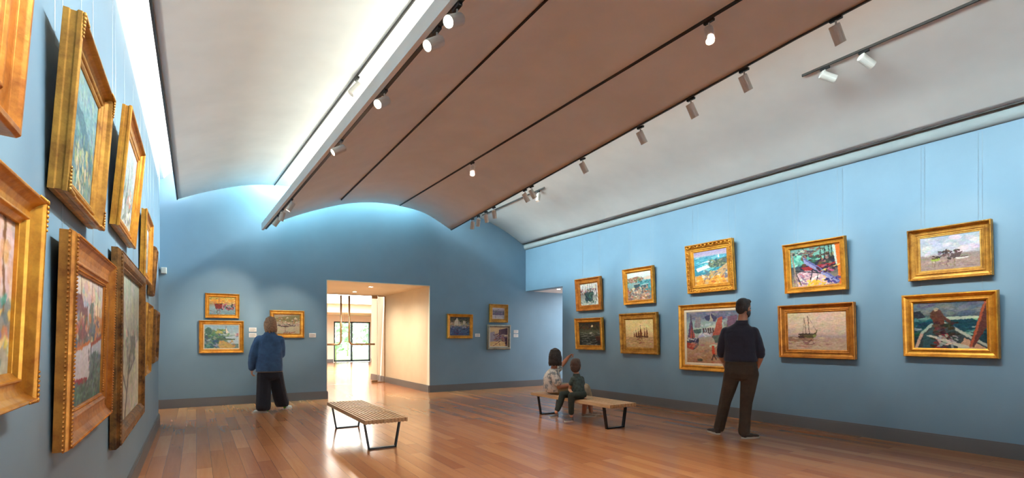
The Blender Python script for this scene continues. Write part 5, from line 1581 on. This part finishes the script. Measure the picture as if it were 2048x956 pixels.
for pts in ([(.085, -.05, .45), (.092, .42, .445), (.098, .42, .25), (.10, .40, .06)], [(-.085, -.05, .45), (-.088, .47, .455), (-.085, .52, .25), (-.08, .55, .06)]):
    T(bm, pts[:2], [.072, .056]); T(bm, pts[1:], [.055, .048, .036])
remesh('body', bm, M['skin_tan'], sit, .0055, 3, above_bench(sit_m))
H.features(sit)
bm = bmesh.new()
H.ball(bm, 0, -.022, .036, .092, .108, .088); H.ball(bm, 0, -.06, -.05, .104, .075, .10); H.ball(bm, 0, -.07, -.105, .098, .062, .055)
for q in (-1, 1):
    H.ball(bm, q * .076, -.01, -.045, .03, .06, .085)
for k in range(7):
    a = R(190 + 26 * k)
    H.ball(bm, .080 * math.cos(a), -.045 + .058 * math.sin(a), -.125 + .012 * (k % 2), .026, .026, .036)
H.ball(bm, 0, -.045, -.01, .098, .10, .09)
locks(bm, H, 17, -105, 105, -.135, .108, .015, 8, .03)
remesh('hair', bm, M['hair_dark'], sit, .005, 2)
bm = bmesh.new()
add_stack(bm, [(0, -.085, .405, .175, .145), (0, -.095, .46, .190, .160), (0, -.112, .56, .186, .152), (0, -.115, .63, .186, .146), (0, -.108, .70, .182, .125), (0, -.098, .745, .135, .098), (0, -.09, .785, .075, .066)], 24, .95)
T(bm, [(.155, -.10, .69), (.208, -.072, .61), (.222, -.05, .57)], [.080, .070, .066]); T(bm, [(-.155, -.09, .70), (-.21, .0, .765), (-.225, .03, .782)], [.078, .066, .060])
remesh('patterned_tee', bm, M['tee'], sit, .007, 3, above_bench(sit_m))
bm = bmesh.new()
add_ball(bm, (0, -.09, .46), (.178, .15, .10))
T(bm, [(.085, -.06, .455), (.092, .2, .452), (.094, .41, .45)], [.092, .086, .074]); T(bm, [(.094, .41, .45), (.098, .42, .34), (.10, .42, .27)], [.074, .068, .066])
T(bm, [(-.085, -.06, .455), (-.088, .2, .455), (-.088, .46, .458)], [.092, .086, .074]); T(bm, [(-.088, .46, .458), (-.086, .50, .34), (-.085, .515, .27)], [.074, .068, .066])
remesh('khaki_trousers', bm, M['khaki'], sit, .007, 3, above_bench(sit_m))
shoe(sit, (.10, .36, 0), R(-4), .245, .088, 'shoe_tan', 'sole', None, .07)
shoe(sit, (-.08, .51, 0), R(6), .245, .088, 'shoe_tan', 'sole', None, .07)

# ---- child ------------------------------------------------------------------
CH = Vector((4.975, 6.045, 0))
kid = thing('person', 'small child with short dark hair in dark green tee sitting on the bench edge', 'person', CH, R(-31.96))
kid_m = Matrix.Translation(CH) @ Matrix.Rotation(R(-31.96), 4, 'Z')
def WL(dx, dy, z):
    return (dx * .8484 - dy * .5293, dx * .5293 + dy * .8484, z)
H = Head((-.045, .02, .868), R(-12), R(0), .95)
bm = bmesh.new()
H.skull(bm)
T(bm, [(-.03, .0, .68), (-.04, .01, .82)], [.042, .040])
add_stack(bm, [(0, 0, .40, .09, .075), (-.01, 0, .5, .085, .07), (-.02, 0, .6, .082, .066), (-.025, 0, .66, .078, .058), (-.03, 0, .71, .046, .042)])
T(bm, [(.05, .04, .665), (.066, .036, .57), (.074, .02, .50)], [.034, .029, .026]); T(bm, [(.074, .02, .50), (.078, .01, .45), (.08, -.005, .405)], [.026, .023, .018])
hand(bm, (.08, -.005, .412), (.1, -.75, -.22), (0, -.2, -1), .6, .12, 1)
T(bm, [(-.092, -.04, .662), (-.125, -.02, .57), (-.13, .01, .50)], [.034, .029, .026]); T(bm, [(-.135, .01, .50), (-.13, -.03, .485), (-.125, -.07, .48)], [.026, .023, .018])
hand(bm, (-.125, -.07, .48), (.1, -1, -.1), (0, 0, -1), .6, .2, 1)
legA = [WL(.03, -.06, .43), WL(-.190, -.06, .425), WL(-.19, -.055, .27), WL(-.185, -.05, .12)]
legB = [WL(.02, .06, .43), WL(-.235, .10, .43), WL(-.275, .11, .29), WL(-.34, .12, .17)]
for q in (legA, legB):
    T(bm, q[:2], [.050, .040]); T(bm, q[1:], [.040, .034, .026])
remesh('body', bm, M['skin'], kid, .0045, 2, above_bench(kid_m))
H.features(kid)
bm = bmesh.new()
H.ball(bm, 0, -.020, .038, .086, .102, .084); H.ball(bm, 0, -.060, -.030, .082, .058, .080); H.ball(bm, 0, .05, .082, .072, .05, .038)
for q in (-1, 1):
    H.ball(bm, q * .070, -.02, .01, .018, .055, .05)
remesh('hair', bm, M['hair_brown'], kid, .006, 3)
bm = bmesh.new()
yw = R(28)
add_stack(bm, [(0, 0, .40, .106, .095, yw), (0, 0, .44, .106, .095, yw), (-.01, 0, .53, .098, .088, yw), (-.018, 0, .62, .100, .084, yw), (-.025, 0, .67, .096, .072, yw), (-.03, 0, .71, .060, .052, yw), (-.036, 0, .75, .050, .047, yw)], 20, .9)
T(bm, [(.045, .038, .662), (.062, .036, .595)], [.047, .040]); T(bm, [(-.088, -.038, .662), (-.118, -.03, .60)], [.047, .040])
remesh('green_tee', bm, M['greentee'], kid, .006, 3, above_bench(kid_m))
bm = bmesh.new()
add_ball(bm, (0, 0, .435), (.11, .10, .07))
for q in (legA, legB):
    T(bm, q[:2], [.064, .054]); T(bm, [q[1], q[2], tuple(Vector(q[2]) * .35 + Vector(q[3]) * .65)], [.053, .046, .044])
remesh('dark_trousers', bm, M['darkpants'], kid, .006, 3, above_bench(kid_m))
for q, dy in ((legA, 0), (legB, .02)):
    x, y, z = q[3]
    shoe(kid, (x + .848 * .04, y + .53 * .04, z - .085), R(122), .17, .068, 'shoe_grey', 'sole', None, .06)
